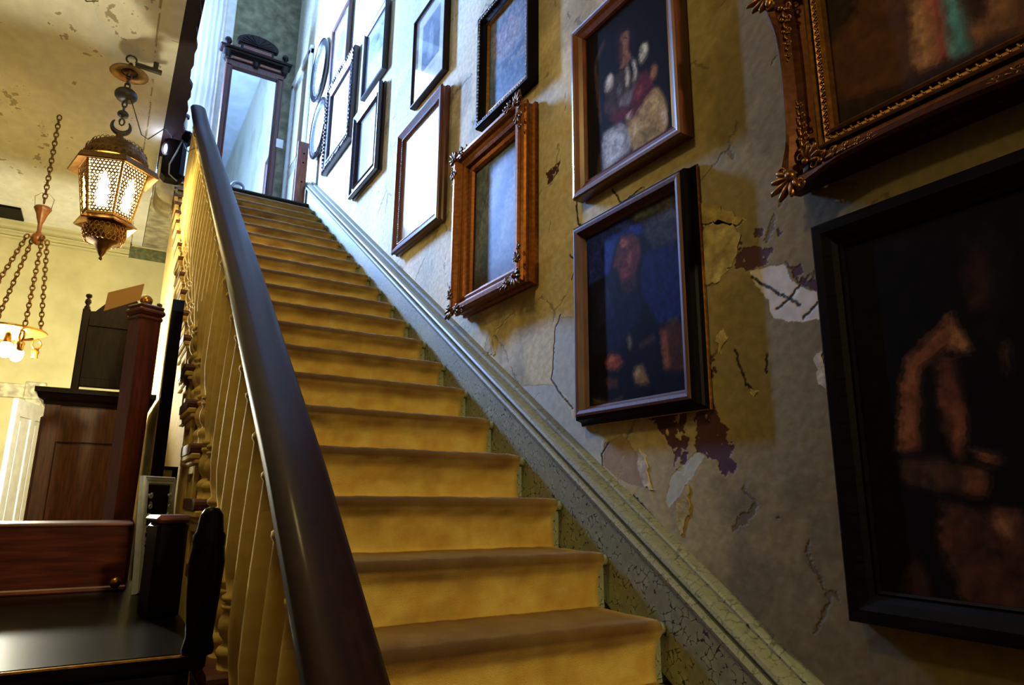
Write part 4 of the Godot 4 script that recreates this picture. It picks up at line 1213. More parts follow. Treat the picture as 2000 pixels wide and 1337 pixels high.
	f.ring(0.81, 0.89, [Vector2(0, 0.036), Vector2(0.045, 0.03), Vector2(0.045, 0.034)])
	put("white_slip", f.mesh(), M.paper, o)
	f = MB.new()
	f.ring(0.72, 0.80, [Vector2(0, 0.03), Vector2(0.0, 0.044), Vector2(0.012, 0.048), Vector2(0.026, 0.04), Vector2(0.036, 0.014)])
	put("inner_frame", f.mesh(), wood(c8(70, 40, 34), 0.4, 0.2), o)
	fill(o, 0.65, 0.73, 0.014, canvas(130, 150, c8(222, 232, 236), [[[176, 206, 216], [0.4, 0.3, 0.6, 0.25, 0.65, 0.55, 0.5, 0.7, 0.38, 0.55]], [[196, 216, 222], [0.2, 0.6, 0.45, 0.55, 0.4, 0.85, 0.25, 0.8]]], Color(0, 0, 0, 0), 0.05, 0.15), 0.6, "print")
	# C: brown frame, pale mount with a blue oval
	o = pic_base("framed_print", "faint blue oval print on pale mount in a flat reddish brown frame near the landing", "picture", -6.57, -5.94, 5.90, 6.66)
	f = MB.new()
	f.ring(0.63, 0.76, [Vector2(0, 0), Vector2(0, 0.044), Vector2(0.004, 0.047), Vector2(0.046, 0.04), Vector2(0.05, 0.014)])
	put("frame", f.mesh(), wood(c8(110, 56, 40), 0.4, 0.3), o)
	fill(o, 0.53, 0.66, 0.018, canvas(110, 140, c8(216, 228, 236), [[[176, 208, 228], oval(0.5, 0.5, 0.27, 0.27)]], Color(0, 0, 0, 0), 0.02, 0.08), 0.6, "print")
	pane(o, 0.53, 0.66, 0.028)
	# A, B: ovals
	for e in [[-7.09, 6.48, 0.33, 0.385, "upper oval picture in a dark frame beside the landing doorway", c8(44, 36, 34)], [-6.90, 5.63, 0.33, 0.355, "lower oval picture in a dark frame with pale rim, beside the plank", c8(70, 52, 50)]]:
		o = thing("oval_picture", e[4], "picture", Vector3(WALL_X - 0.004, e[1], e[0]), -PI / 2, "oval pictures near the landing")
		var xf := Transform3D(Basis(Vector3(e[2], 0, 0), Vector3(0, 0, 1), Vector3(0, -e[3], 0)), Vector3())
		f = MB.new(true)
		f.lathe([Vector2(0.98, 0), Vector2(1.0, 0.03), Vector2(0.985, 0.046), Vector2(0.94, 0.05), Vector2(0.88, 0.04), Vector2(0.82, 0.03), Vector2(0.78, 0.012)], 40, xf)
		put("frame", f.mesh(), wood(e[5], 0.36, 0.4), o)
		f = MB.new(true)
		f.lathe([Vector2(0.80, 0.026), Vector2(0.79, 0.034), Vector2(0.765, 0.034), Vector2(0.75, 0.014)], 40, xf)
		put("inner_rim", f.mesh(), M.silver, o)
		f = MB.new()
		f.lathe([Vector2(0.77, 0.012), Vector2(0.0, 0.012)], 40, xf)
		put("print", f.mesh(), mat(c8(196, 218, 228), 0.6, "mottle", Vector3(4, 4, 4)), o)

func omni(n: String, at: Vector3, e: float, col: Color, size: float, parent: Node = null) -> void:
	var l := OmniLight3D.new()
	l.name = n; l.position = at; l.light_energy = e; l.light_color = col; l.light_size = size
	l.omni_range = 30.0; l.omni_attenuation = 2.0; l.shadow_enabled = true
	(parent if parent else self).add_child(l, true)

func pleats(x0: float, x1: float, y0: float, y1: float, z: float, folds: float, amp: float, ragged := 0.0, seed_ := 3) -> ArrayMesh:
	var mb := MB.new(true)
	var nx := int(folds * 10)
	var ny := 30
	var n := noise(1.6, seed_, 3)
	var rows := []
	for s in 2:
		var grid := []
		for j in ny + 1:
			var row := []
			var v := float(j) / ny
			for i in nx + 1:
				var u := float(i) / nx
				var y := lerpf(y0, y1, v)
				var xr := x1 + ragged * n.get_noise_2d(y * 3.0, 4.0)
				var x := lerpf(x0, xr, u) + 0.012 * n.get_noise_2d(u * 6.0, y)
				var zz := z + amp * sin(u * folds * TAU + 0.8 * n.get_noise_2d(u * 2.0, y * 0.5)) * (1.0 - 0.35 * v) - s * 0.006
				row.append(Vector3(x, y, zz))
			grid.append(row)
		rows.append(grid)
		for j in ny:
			for i in nx:
				if s == 0: mb.quad(grid[j][i], grid[j][i + 1], grid[j + 1][i + 1], grid[j + 1][i])
				else: mb.quad(grid[j][i + 1], grid[j][i], grid[j + 1][i], grid[j + 1][i + 1])
	for j in ny:
		mb.quad(rows[0][j][nx], rows[1][j][nx], rows[1][j + 1][nx], rows[0][j + 1][nx])
		mb.quad(rows[1][j][0], rows[0][j][0], rows[0][j + 1][0], rows[1][j + 1][0])
	return mb.mesh()

func build_landing() -> void:
	# tall mirror with carved crest
	var o := thing("pier_mirror", "tall mahogany mirror with fan crest and finials on the landing above the stairs", "mirror", Vector3(1.035, UP_FLOOR, -8.03))
	var f := MB.new()
	for s in [-1.0, 1.0]:
		f.box(Vector3(s * 0.305, 1.06, 0), Vector3(0.085, 2.12, 0.09), 0.012)
		f.box(Vector3(s * 0.275, 1.14, 0.04), Vector3(0.022, 1.92, 0.03), 0.008)
		f.box(Vector3(s * 0.335, 1.1, 0.035), Vector3(0.014, 2.0, 0.03), 0.006)
	f.box(Vector3(0, 2.13, 0), Vector3(0.69, 0.09, 0.09), 0.01)
	f.box(Vector3(0, 0.17, 0), Vector3(0.69, 0.34, 0.09), 0.01)
	put("frame", f.mesh(), M.mahog, o)
	f = MB.new()
	f.box(Vector3(0, 1.21, 0.0), Vector3(0.54, 1.76, 0.012), 0.003)
	put("mirror_glass", f.mesh(), M.mirror, o)
	f = MB.new()
	f.box(Vector3(0, 2.20, 0.005), Vector3(0.72, 0.06, 0.11), 0.01)
	f.box(Vector3(0, 2.285, 0.015), Vector3(0.78, 0.03, 0.15), 0.01)
	f.box(Vector3(0, 2.32, 0.02), Vector3(0.86, 0.035, 0.18), 0.012)
	for s in [-1.0, 1.0]: f.box(Vector3(s * 0.345, 2.235, 0.03), Vector3(0.07, 0.12, 0.13), 0.015)
	f.box(Vector3(0, 2.19, 0.06), Vector3(0.07, 0.09, 0.05), 0.02)
	put("cornice", f.mesh(), M.dark, o)
	for s in [-1.0, 1.0]:
		f = MB.new()
		f.box(Vector3(s * 0.17, 2.20, 0.062), Vector3(0.25, 0.035, 0.012), 0.004)
		put("frieze_panel", f.mesh(), wood(c8(150, 72, 40), 0.4, 0.2, 0), o)
		f = MB.new(true)
		f.lathe([Vector2(0.03, 2.335), Vector2(0.03, 2.35), Vector2(0.014, 2.365), Vector2(0.018, 2.385), Vector2(0.042, 2.41), Vector2(0.046, 2.435), Vector2(0.034, 2.465), Vector2(0.012, 2.478), Vector2(0, 2.482)], 12, Transform3D(Basis(), Vector3(s * 0.345, 0, 0.02)))
		put("finial", f.mesh(), M.dark, o)
	var cp := PackedVector2Array([Vector2(-0.23, 2.46)])
	for i in 13:
		var t := PI - PI * i / 12.0
		cp.append(Vector2(0.25 * cos(t), 2.475 + 0.13 * sin(t)))
	cp.append(Vector2(0.23, 2.46))
	f = MB.new()
	f.prism(cp, -0.03, 0.05)
	for i in 9:
		var t := PI * (i + 0.5) / 9.0
		f.box(Vector3(0.12 * cos(t), 2.47 + 0.06 * sin(t), 0.052), Vector3(0.16, 0.012, 0.012), 0.004, Basis(Vector3(0, 0, 1), atan2(0.12 * sin(t), 0.24 * cos(t))))
	f.box(Vector3(0, 2.40, 0.0), Vector3(0.40, 0.12, 0.07), 0.01)
	for s in [-1.0, 1.0]: f.box(Vector3(s * 0.24, 2.36, 0.0), Vector3(0.12, 0.05, 0.07), 0.012)
	put("crest", f.mesh(), M.dark, o)
	f = MB.new()
	f.box(Vector3(0, 2.40, 0.042), Vector3(0.34, 0.05, 0.012), 0.004)
	put("crest_panel", f.mesh(), wood(c8(140, 68, 38), 0.4, 0.2, 0), o)
	f = MB.new()
	f.box(Vector3(0.365, 1.22, 0.06), Vector3(0.085, 0.115, 0.006), 0.002)
	tag(put("paper_tag", f.mesh(), M.paper), "small blank white paper tag hung on the right stile of the tall mirror", "tag")
	get_node("paper_tag").position = o.position
	# sheer curtain
	var cu := thing("sheer_curtain", "white gathered sheer curtain hanging at the bright landing window", "curtain", Vector3(0, 0, 0))
	put("curtain_panel", pleats(0.02, 0.635, 5.12, 8.06, -8.50, 9.0, 0.02), M.cloth, cu)
	f = MB.new()
	f.box(Vector3(0.33, 8.09, -8.50), Vector3(0.64, 0.08, 0.05), 0.012)
	put("heading", f.mesh(), mat(c8(190, 180, 160), 0.9), cu)
	# partition added upstairs to cut daylight; its dark torn underside shows beside the ceiling
	var pw := MB.new()
	pw.box(Vector3(0.14, 5.41, -4.33), Vector3(0.09, 1.78, 4.26), 0.001)
	var part := structure("wall_daylight_block", pw.mesh(), M.drape)
	var edge := PackedVector2Array([Vector2(0.092, -2.2), Vector2(0.092, -6.36)])
	var en := noise(2.6, 90, 3)
	for i in 60:
		var z := -6.36 + 4.16 * i / 59.0
		edge.append(Vector2(lerpf(0.232, 0.162, clampf((z + 5.4) / 1.6, 0.0, 1.0)) + 0.03 * en.get_noise_2d(z * 3.0, 0.5), z))
	f = MB.new()
	f.prism(edge, -0.03, 0.0, Transform3D(Basis(Vector3(1, 0, 0), Vector3(0, 0, 1), Vector3(0, 1, 0)), Vector3(0, CEIL + 0.03, 0)))
	put("torn_edge", f.mesh(), mat(c8(48, 22, 18), 0.9, "mottle", Vector3(3, 3, 3)), part)
	# plank against the wall at the top step
	f = MB.new()
	f.box(Vector3(0, 0.40, 0), Vector3(0.115, 0.80, 0.03), 0.004)
	var pl := thing("plank", "orange brown timber plank with dark knots standing at the top of the stairs", "plank", Vector3(1.487, UP_FLOOR, -7.02))
	put("board", f.mesh(), wood(c8(150, 84, 42), 0.5, 0.1), pl)
	f = MB.new()
	for y in [0.32, 0.55, 0.66]: f.lathe([Vector2(0.011, 0.015), Vector2(0.009, 0.0165), Vector2(0, 0.0165)], 8, Transform3D(Basis(Vector3(1, 0, 0), PI / 2), Vector3(0.012, y, 0)))
	put("knot", f.mesh(), M.black, pl)
	# grey round-topped jar in front of the mirror
	f = MB.new(true)
	f.lathe([Vector2(0, 0), Vector2(0.06, 0), Vector2(0.075, 0.05), Vector2(0.07, 0.2), Vector2(0.045, 0.28), Vector2(0.04, 0.31)], 18)
	var jar := thing("stoneware_jar", "grey jar with a ring handle on the landing at the foot of the tall mirror", "jar", Vector3(0.93, UP_FLOOR, -7.62))
	put("body", f.mesh(), mat(c8(96, 104, 108), 0.5), jar)
	f = MB.new(true)
	f.torus(Vector3(0, 0.36, 0), 0.06, 0.055, 0.02, Basis(), 18, 8)
	put("handle", f.mesh(), mat(c8(110, 118, 124), 0.45), jar)
	# black box under the end of the upper floor, with an added glowing spot
	var sp := thing("glow_box", "black box fixture with an added glowing bluish spot by the top end of the handrail", "light", Vector3(0.18, 4.38, -5.85))
	f = MB.new()
	f.box(Vector3(0.02, 0, 0), Vector3(0.17, 0.42, 0.2), 0.035)
	f.box(Vector3(0.03, 0.17, 0.06), Vector3(0.2, 0.07, 0.2), 0.02)
	put("housing", f.mesh(), M.black, sp)
	f = MB.new(true)
	f.ball(Vector3(-0.052, 0.02, 0.092), Vector3(0.014, 0.045, 0.02), 12, 8)
	put("lamp", f.mesh(), M.blue_lit, sp)  # bright bluish spot added as an emissive ball
	f = MB.new()
	f.torus(Vector3(-0.052, 0.02, 0.088), 0.024, 0.055, 0.007, Basis(), 18, 5)
	put("bezel", f.mesh(), M.iron, sp)
	omni("added_spot_glow", Vector3(-0.07, 0.02, 0.14), 0.03, c8(190, 205, 255), 0.03, sp)  # small light added to go with the glowing spot
	f = MB.new(true)
	f.tube([Vector3(0.06, 0.12, 0.12), Vector3(0.03, 0.0, 0.125), Vector3(-0.01, -0.12, 0.12), Vector3(-0.005, -0.2, 0.11), Vector3(0.06, -0.235, 0.08)], 0.006, 6)
	put("cable", f.mesh(), mat(c8(120, 116, 108), 0.6), sp)
	# rounded plaster end below it
	var rp := PackedVector2Array([Vector2(0.33, 4.46), Vector2(0.1, 4.46)])
	for i in 8:
		var t := PI + PI / 2 * i / 7.0
		rp.append(Vector2(0.22 + 0.12 * cos(t), 4.16 + 0.12 * sin(t)))
	rp.append(Vector2(0.245, 4.04))
	rp = PackedVector2Array([Vector2(0.24, 4.46), Vector2(0.1, 4.46), Vector2(0.10, 4.18), Vector2(0.108, 4.13), Vector2(0.13, 4.09), Vector2(0.17, 4.06), Vector2(0.24, 4.045)])
	f = MB.new()
	f.prism(rp, -6.4, -6.05)
	structure("trim_4", f.mesh(), M.plaster)
	# little bottle on the black box and the wire tied round the rail
	var bt := thing("glass_bottle", "little pale bottle with a dark blue cap beside the top end of the handrail", "bottle", Vector3(0.245, 4.622, -5.80))
	f = MB.new(true)
	f.lathe([Vector2(0, 0), Vector2(0.022, 0), Vector2(0.024, 0.01), Vector2(0.024, 0.09), Vector2(0.014, 0.105), Vector2(0.014, 0.118)], 14)
	put("body", f.mesh(), M.white, bt)
	f = MB.new(true)
	f.lathe([Vector2(0.03, 0.118), Vector2(0.032, 0.125), Vector2(0.032, 0.145), Vector2(0, 0.147)], 14)
	put("cap", f.mesh(), mat(c8(28, 30, 70), 0.4), bt)
	var zc := -4.42
	var yc := line_y(zc) + rail_h(zc)
	var pts := []
	for i in 15:
		var t := TAU * i / 14.0
		pts.append(Vector3(0.305 + 0.06 * cos(t), yc - 0.004 + 0.047 * sin(t), zc - 0.012 * sin(t)))
	pts.append(Vector3(0.25, yc + 0.1, zc - 0.5)); pts.append(Vector3(0.24, 4.5, -5.74))
	f = MB.new(true)
	f.tube(pts, 0.004, 5)
	tag(put("tie_wire", f.mesh(), M.iron), "thin dark wire tied once round the handrail near its top end", "wire")

func chain(mb: MB, a: Vector3, b: Vector3, link: float, r: float) -> void:
	var n := maxi(1, int(a.distance_to(b) / (link * 0.72)))
	var d := (b - a).normalized()
	var s := d.cross(Vector3(0.3, 0.1, 1)).normalized()
	for i in n:
		var c := a.lerp(b, (i + 0.5) / n)
		var u := s.rotated(d, (i % 2) * PI / 2 + 0.4)
		mb.torus(c, link * 0.3, link * 0.5, r, Basis(u, d, u.cross(d)), 8, 4)

func build_lamps() -> void:
	# lantern
	var L := Vector3(-0.165, 0, -4.703)
	var o := thing("hanging_lantern", "lit pierced brass lantern with six glowing panels hanging from discs and a crescent", "lantern", L)
	var ph := 0.21 + 0.03
	var f := MB.new(true)
	f.torus(Vector3(0, 4.47, 0), 0.03, 0.03, 0.006, Basis(), 12, 5, -0.5, 4.2)
	put("hook", f.mesh(), M.iron, o)
	for e in [[4.36, 4.25, 0.05], [4.15, 4.08, 0.045], [4.04, 3.97, 0.05]]:
		f = MB.new(true)
		chain(f, Vector3(0, e[0], 0), Vector3(0, e[1], 0), e[2], 0.006)
		put("chain", f.mesh(), M.iron, o)
	var tilt := Basis(Vector3(0, 0, 1), -0.12)
	f = MB.new(true)
	f.lathe([Vector2(0.012, 4.44), Vector2(0.02, 4.40), Vector2(0.06, 4.385), Vector2(0.112, 4.365), Vector2(0.116, 4.358), Vector2(0.10, 4.36), Vector2(0.05, 4.37), Vector2(0.0, 4.36)], 24)
	put("ceiling_disc", f.mesh(), M.bronze, o)
	f = MB.new(true)
	f.ball(Vector3(0, 4.20, 0), Vector3(0.068, 0.05, 0.068), 18, 10)
	put("disc", f.mesh(), M.iron, o)
	f = MB.new(true)
	f.ball(Vector3(0, 4.06, 0), Vector3(0.034, 0.026, 0.034), 14, 8)
	put("disc", f.mesh(), M.iron, o)
	var cpt := []
	var crr := []
	for i in 17:
		var t := -PI * 1.22 + PI * 1.44 * i / 16.0
		cpt.append(Vector3(cos(t) * 0.052, 3.975 + sin(t) * 0.052, 0))
		crr.append(0.004 + 0.014 * sin(PI * i / 16.0))
	f = MB.new(true)
	f.tube(cpt, crr, 7)
	put("crescent", f.mesh(), M.iron, o)
	f = MB.new(true)
	f.lathe([Vector2(0, 3.935), Vector2(0.016, 3.93), Vector2(0.022, 3.90), Vector2(0.034, 3.875), Vector2(0.05, 3.862), Vector2(0.10, 3.845), Vector2(0.15, 3.805), Vector2(0.178, 3.755), Vector2(0.182, 3.71), Vector2(0.182, 3.70)], 24)
	put("dome", f.mesh(), M.bronze, o)
	f = MB.new(true)
	for j in 3:
		for i in 30:
			var t := TAU * (i + 0.5 * j) / 30.0
			var rr: float = [0.184, 0.172, 0.145][j]
			f.torus(Vector3(sin(t) * rr, [3.725, 3.772, 3.814][j], cos(t) * rr), 0.013, 0.014, 0.0022, Basis(Vector3(0, 1, 0), t), 8, 4)
	put("dome_piercing", f.mesh(), M.bronze, o)
	f = MB.new()
	f.lathe([Vector2(0.19, 3.655), Vector2(0.262, 3.628), Vector2(0.266, 3.636), Vector2(0.25, 3.672), Vector2(0.185, 3.702), Vector2(0.10, 3.71)], 6, Transform3D(), ph)
	put("roof", f.mesh(), M.bronze, o)
	var yt := 3.655
	var yb := 3.315
	var rt := 0.198
	var rb := 0.138
	f = MB.new()
	f.lathe([Vector2(rb - 0.012, yb), Vector2(rt - 0.014, yt)], 6, Transform3D(), ph)
	put("lit_glass", f.mesh(), M.lit, o)
	f = MB.new()
	for i in 6:
		var t := ph + TAU * i / 6.0
		var d := Vector3(sin(t), 0, cos(t))
		f.tube([d * rb + Vector3(0, yb, 0), d * rt + Vector3(0, yt, 0)], 0.0075, 5)
	f.lathe([Vector2(rt + 0.004, yt - 0.012), Vector2(rt + 0.012, yt), Vector2(rt - 0.02, yt)], 6, Transform3D(), ph)
	f.lathe([Vector2(rb - 0.01, yb - 0.006), Vector2(rb + 0.01, yb - 0.006), Vector2(rb + 0.008, yb + 0.012), Vector2(rb - 0.004, yb + 0.012)], 6, Transform3D(), ph)
	put("panel_bars", f.mesh(), M.brass, o)
	for i in 6:
		var t0 := ph + TAU * i / 6.0
		var t1 := t0 + TAU / 6.0
		var a0 := Vector3(sin(t0), 0, cos(t0))
		var a1 := Vector3(sin(t1), 0, cos(t1))
		var nrm := (a0 + a1).normalized()
		var xd := (a1 - a0).normalized()
		var hh := yt - yb
		f = MB.new(true)
		for j in 17:
			var v := (j + 0.5) / 17.0
			var half := lerpf(rb, rt, v) * 0.5 - 0.008
			var m := int(half * 2.0 / 0.0205)
			for q in m:
				var x := ((q + 0.5 + (0.25 if j % 2 else -0.25)) / m - 0.5) * half * 2.0
				if absf(x) > half: continue
				var arch := half * 0.62 * clampf(sqrt(maxf(0.0, (0.80 - v) / 0.42)), 0.0, 1.0)
				if v > 0.12 and absf(x) < arch - 0.006: continue
				var c := nrm * (lerpf(rb, rt, v) * 0.866 + 0.001) + xd * x + Vector3(0, yb + hh * v, 0)
				f.torus(c, 0.0098, 0.0102, 0.0036, Basis(xd, Vector3(0, 1, 0), nrm), 8, 4)
		put("filigree_panel", f.mesh(), M.bronze, o)
	f = MB.new()
	f.lathe([Vector2(0.10, 3.30), Vector2(0.176, 3.268), Vector2(0.182, 3.276), Vector2(0.14, 3.312), Vector2(0.10, 3.316)], 6, Transform3D(), ph)
	put("lower_flange", f.mesh(), M.brass, o)
	f = MB.new(true)
	f.lathe([Vector2(0, 3.045), Vector2(0.008, 3.05), Vector2(0.011, 3.06), Vector2(0.006, 3.07), Vector2(0.016, 3.085), Vector2(0.03, 3.115), Vector2(0.055, 3.15), Vector2(0.09, 3.165), Vector2(0.112, 3.20), Vector2(0.118, 3.235), Vector2(0.112, 3.27), Vector2(0.10, 3.30)], 24)
	put("bowl", f.mesh(), M.bronze, o)
	f = MB.new(true)
	for j in 4:
		for i in 24:
			var t := TAU * (i + 0.5 * (j % 2)) / 24.0
			var rr: float = [0.102, 0.115, 0.1195, 0.118][j]
			f.torus(Vector3(sin(t) * rr, 3.178 + j * 0.024, cos(t) * rr), 0.013, 0.014, 0.003, Basis(Vector3(0, 1, 0), t), 8, 4)
	put("bowl_piercing", f.mesh(), M.brass, o)
	omni("lantern_light", Vector3(0, 3.47, 0), 2.8, c8(255, 226, 150), 0.10, o)
	f = MB.new(true)
	f.tube([L + Vector3(0.02, 4.19, 0.04), L + Vector3(0.06, 4.10, 0.02), L + Vector3(0.12, 3.95, 0), L + Vector3(0.16, 3.93, 0), L + Vector3(0.25, 4.04, 0.0), L + Vector3(0.30, 4.2, -0.4), Vector3(0.16, 4.5, -5.75)], 0.0035, 5)
	tag(put("lamp_cord", f.mesh(), M.iron), "thin slack flex running from the lantern discs to the black box fixture", "cord")
	f = MB.new()
	f.box(Vector3(-0.06, 4.44, -4.703), Vector3(0.16, 0.022, 0.04), 0.004, Basis(Vector3(0, 0, 1), -0.05))
	f.box(Vector3(-0.02, 4.475, -4.703), Vector3(0.03, 0.05, 0.03), 0.004)
	tag(put("ceiling_bracket", f.mesh(), M.iron), "short black strap fixed beside the hook above the lantern", "bracket")
	# hanging lamp on four chains
	var Q := Vector3(-0.615, 0, -5.821)
	o = thing("chain_lamp", "lit gilded bowl lamp on four long chains hanging at the left of the hall", "lamp", Q)
	f = MB.new(true)
	chain(f, Vector3(0, 4.49, 0), Vector3(0, 3.76, 0), 0.05, 0.0055)
	f.tube([Vector3(-0.05, 3.72, 0), Vector3(-0.06, 3.80, 0), Vector3(-0.02, 3.84, 0), Vector3(0, 3.78, 0), Vector3(0.02, 3.84, 0), Vector3(0.06, 3.80, 0), Vector3(0.05, 3.71, 0)], 0.0022, 4)
	put("ceiling_chain", f.mesh(), M.bronze, o)
	f = MB.new(true)
	f.lathe([Vector2(0, 3.735), Vector2(0.05, 3.725), Vector2(0.058, 3.712), Vector2(0.05, 3.695), Vector2(0.036, 3.665), Vector2(0.028, 3.63), Vector2(0.02, 3.605), Vector2(0.014, 3.585), Vector2(0.014, 3.53), Vector2(0.02, 3.515), Vector2(0.038, 3.495), Vector2(0.044, 3.47), Vector2(0.036, 3.445), Vector2(0.016, 3.43), Vector2(0, 3.42)], 18)
	for i in 4:
		var t := 0.55 + TAU * i / 4.0
		f.tube([Vector3(0, 3.475, 0), Vector3(sin(t) * 0.05, 3.472, cos(t) * 0.05), Vector3(sin(t) * 0.068, 3.488, cos(t) * 0.068)], 0.006, 5)
	put("canopy", f.mesh(), mat(c8(146, 88, 42), 0.4, "mottle", Vector3(6, 6, 6)), o)
	var C := Vector3(-0.075, 2.76, 0)
	for i in 4:
		var t := 0.55 + TAU * i / 4.0
		f = MB.new(true)
		chain(f, Vector3(sin(t) * 0.068, 3.48, cos(t) * 0.068), C + Vector3(sin(t) * 0.215, 0.015, cos(t) * 0.215), 0.046, 0.0055)
		put("chain", f.mesh(), M.bronze, o)
	f = MB.new(true)
	f.lathe([Vector2(0.16, 2.72), Vector2(0.20, 2.745), Vector2(0.235, 2.755), Vector2(0.24, 2.762), Vector2(0.232, 2.77), Vector2(0.20, 2.765), Vector2(0.16, 2.74), Vector2(0.05, 2.70), Vector2(0, 2.69)], 28, Transform3D(Basis(), Vector3(C.x, 0, C.z)))
	put("bowl", f.mesh(), M.brass, o)
	for i in 4:
		var t := 0.55 + TAU * i / 4.0
		var b := C + Vector3(sin(t), 0, cos(t)) * 0.20
		f = MB.new(true)
		f.torus(b + Vector3(0, -0.06, 0), 0.03, 0.035, 0.008, Basis(Vector3(0, 1, 0), t + PI / 2), 14, 6)
		f.lathe([Vector2(0.0, -0.10), Vector2(0.02, -0.10), Vector2(0.026, -0.12), Vector2(0.02, -0.14), Vector2(0.024, -0.16), Vector2(0.018, -0.165)], 12, Transform3D(Basis(), b))
		put("arm", f.mesh(), M.brass, o)
	for i in 3:
		var t := 0.2 + TAU * i / 3.0
		f = MB.new(true)
		f.ball(C + Vector3(sin(t) * 0.09, -0.15, cos(t) * 0.09), Vector3(0.045, 0.06, 0.045), 14, 9)
		put("bulb", f.mesh(), M.bulb, o)
		f = MB.new(true)
		f.lathe([Vector2(0.018, 0), Vector2(0.022, -0.05), Vector2(0.026, -0.09)], 12, Transform3D(Basis(), C + Vector3(sin(t) * 0.09, -0.02, cos(t) * 0.09)))
		put("socket", f.mesh(), M.brass, o)
	omni("chain_lamp_light", C + Vector3(0, -0.23, 0.0), 17.0, c8(255, 250, 224), 0.12, o)
	# lamp over the foot of the stairs, behind the photographer
	o = thing("pendant_lamp", "lit globe pendant lamp over the foot of the stairs", "lamp", Vector3(0.95, 3.35, 3.6))
	f = MB.new(true)
	f.ball(Vector3(), Vector3(0.14, 0.14, 0.14), 20, 12)
	put("globe", f.mesh(), M.lit, o)
	f = MB.new(true)
	f.lathe([Vector2(0.05, 0.13), Vector2(0.05, 0.16), Vector2(0.01, 0.18), Vector2(0.01, 1.12), Vector2(0.07, 1.13), Vector2(0.07, 1.15)], 14)
	put("stem", f.mesh(), M.brass, o)
	omni("pendant_light", Vector3(), 12.5, c8(255, 232, 166), 0.12, o)
	# ceiling globe above the photographer, close to the wall of pictures
	o = thing("ceiling_lamp", "lit frosted ceiling globe above the lower pictures", "lamp", Vector3(-0.4, 4.2, -1.6))
	f = MB.new(true)
	f.ball(Vector3(), Vector3(0.11, 0.10, 0.11), 20, 12)
	put("globe", f.mesh(), M.lit, o)
	f = MB.new(true)
	f.lathe([Vector2(0.045, 0.095), Vector2(0.05, 0.13), Vector2(0.02, 0.15), Vector2(0.02, 0.25), Vector2(0.09, 0.28), Vector2(0.09, 0.295)], 16)
	put("stem", f.mesh(), M.brass, o)
	omni("ceiling_lamp_light", Vector3(), 1.5, c8(255, 224, 138), 0.1, o)
	# torn ceiling fitting with a bent wire
	o = thing("ceiling_rose", "broken brown fitting with a bent wire on the hall ceiling left of the lantern", "fitting", Vector3(-0.52, CEIL, -3.95))
	f = MB.new(true)
	f.ball(Vector3(0, -0.012, 0), Vector3(0.07, 0.022, 0.045), 14, 7, Basis(Vector3(0, 1, 0), 0.5))
	put("plate", f.mesh(), mat(c8(86, 62, 40), 0.8), o)
	f = MB.new(true)
	f.tube([Vector3(0.03, -0.01, 0), Vector3(0.045, -0.03, -0.06), Vector3(0.06, -0.02, -0.2), Vector3(0.10, -0.012, -0.3), Vector3(0.16, -0.012, -0.26)], [0.012, 0.008, 0.006, 0.005, 0.003], 6)
	put("wire", f.mesh(), mat(c8(86, 66, 44), 0.7), o)
	f = MB.new()
	f.box(Vector3(-1.3, CEIL - 0.012, -8.30), Vector3(0.52, 0.024, 0.36), 0.004)  # flat black sheet put where the ceiling has a dark hole
	tag(put("ceiling_hole_sheet", f.mesh(), M.black), "flat black sheet standing in for a dark hole in the ceiling by the back cornice", "board")

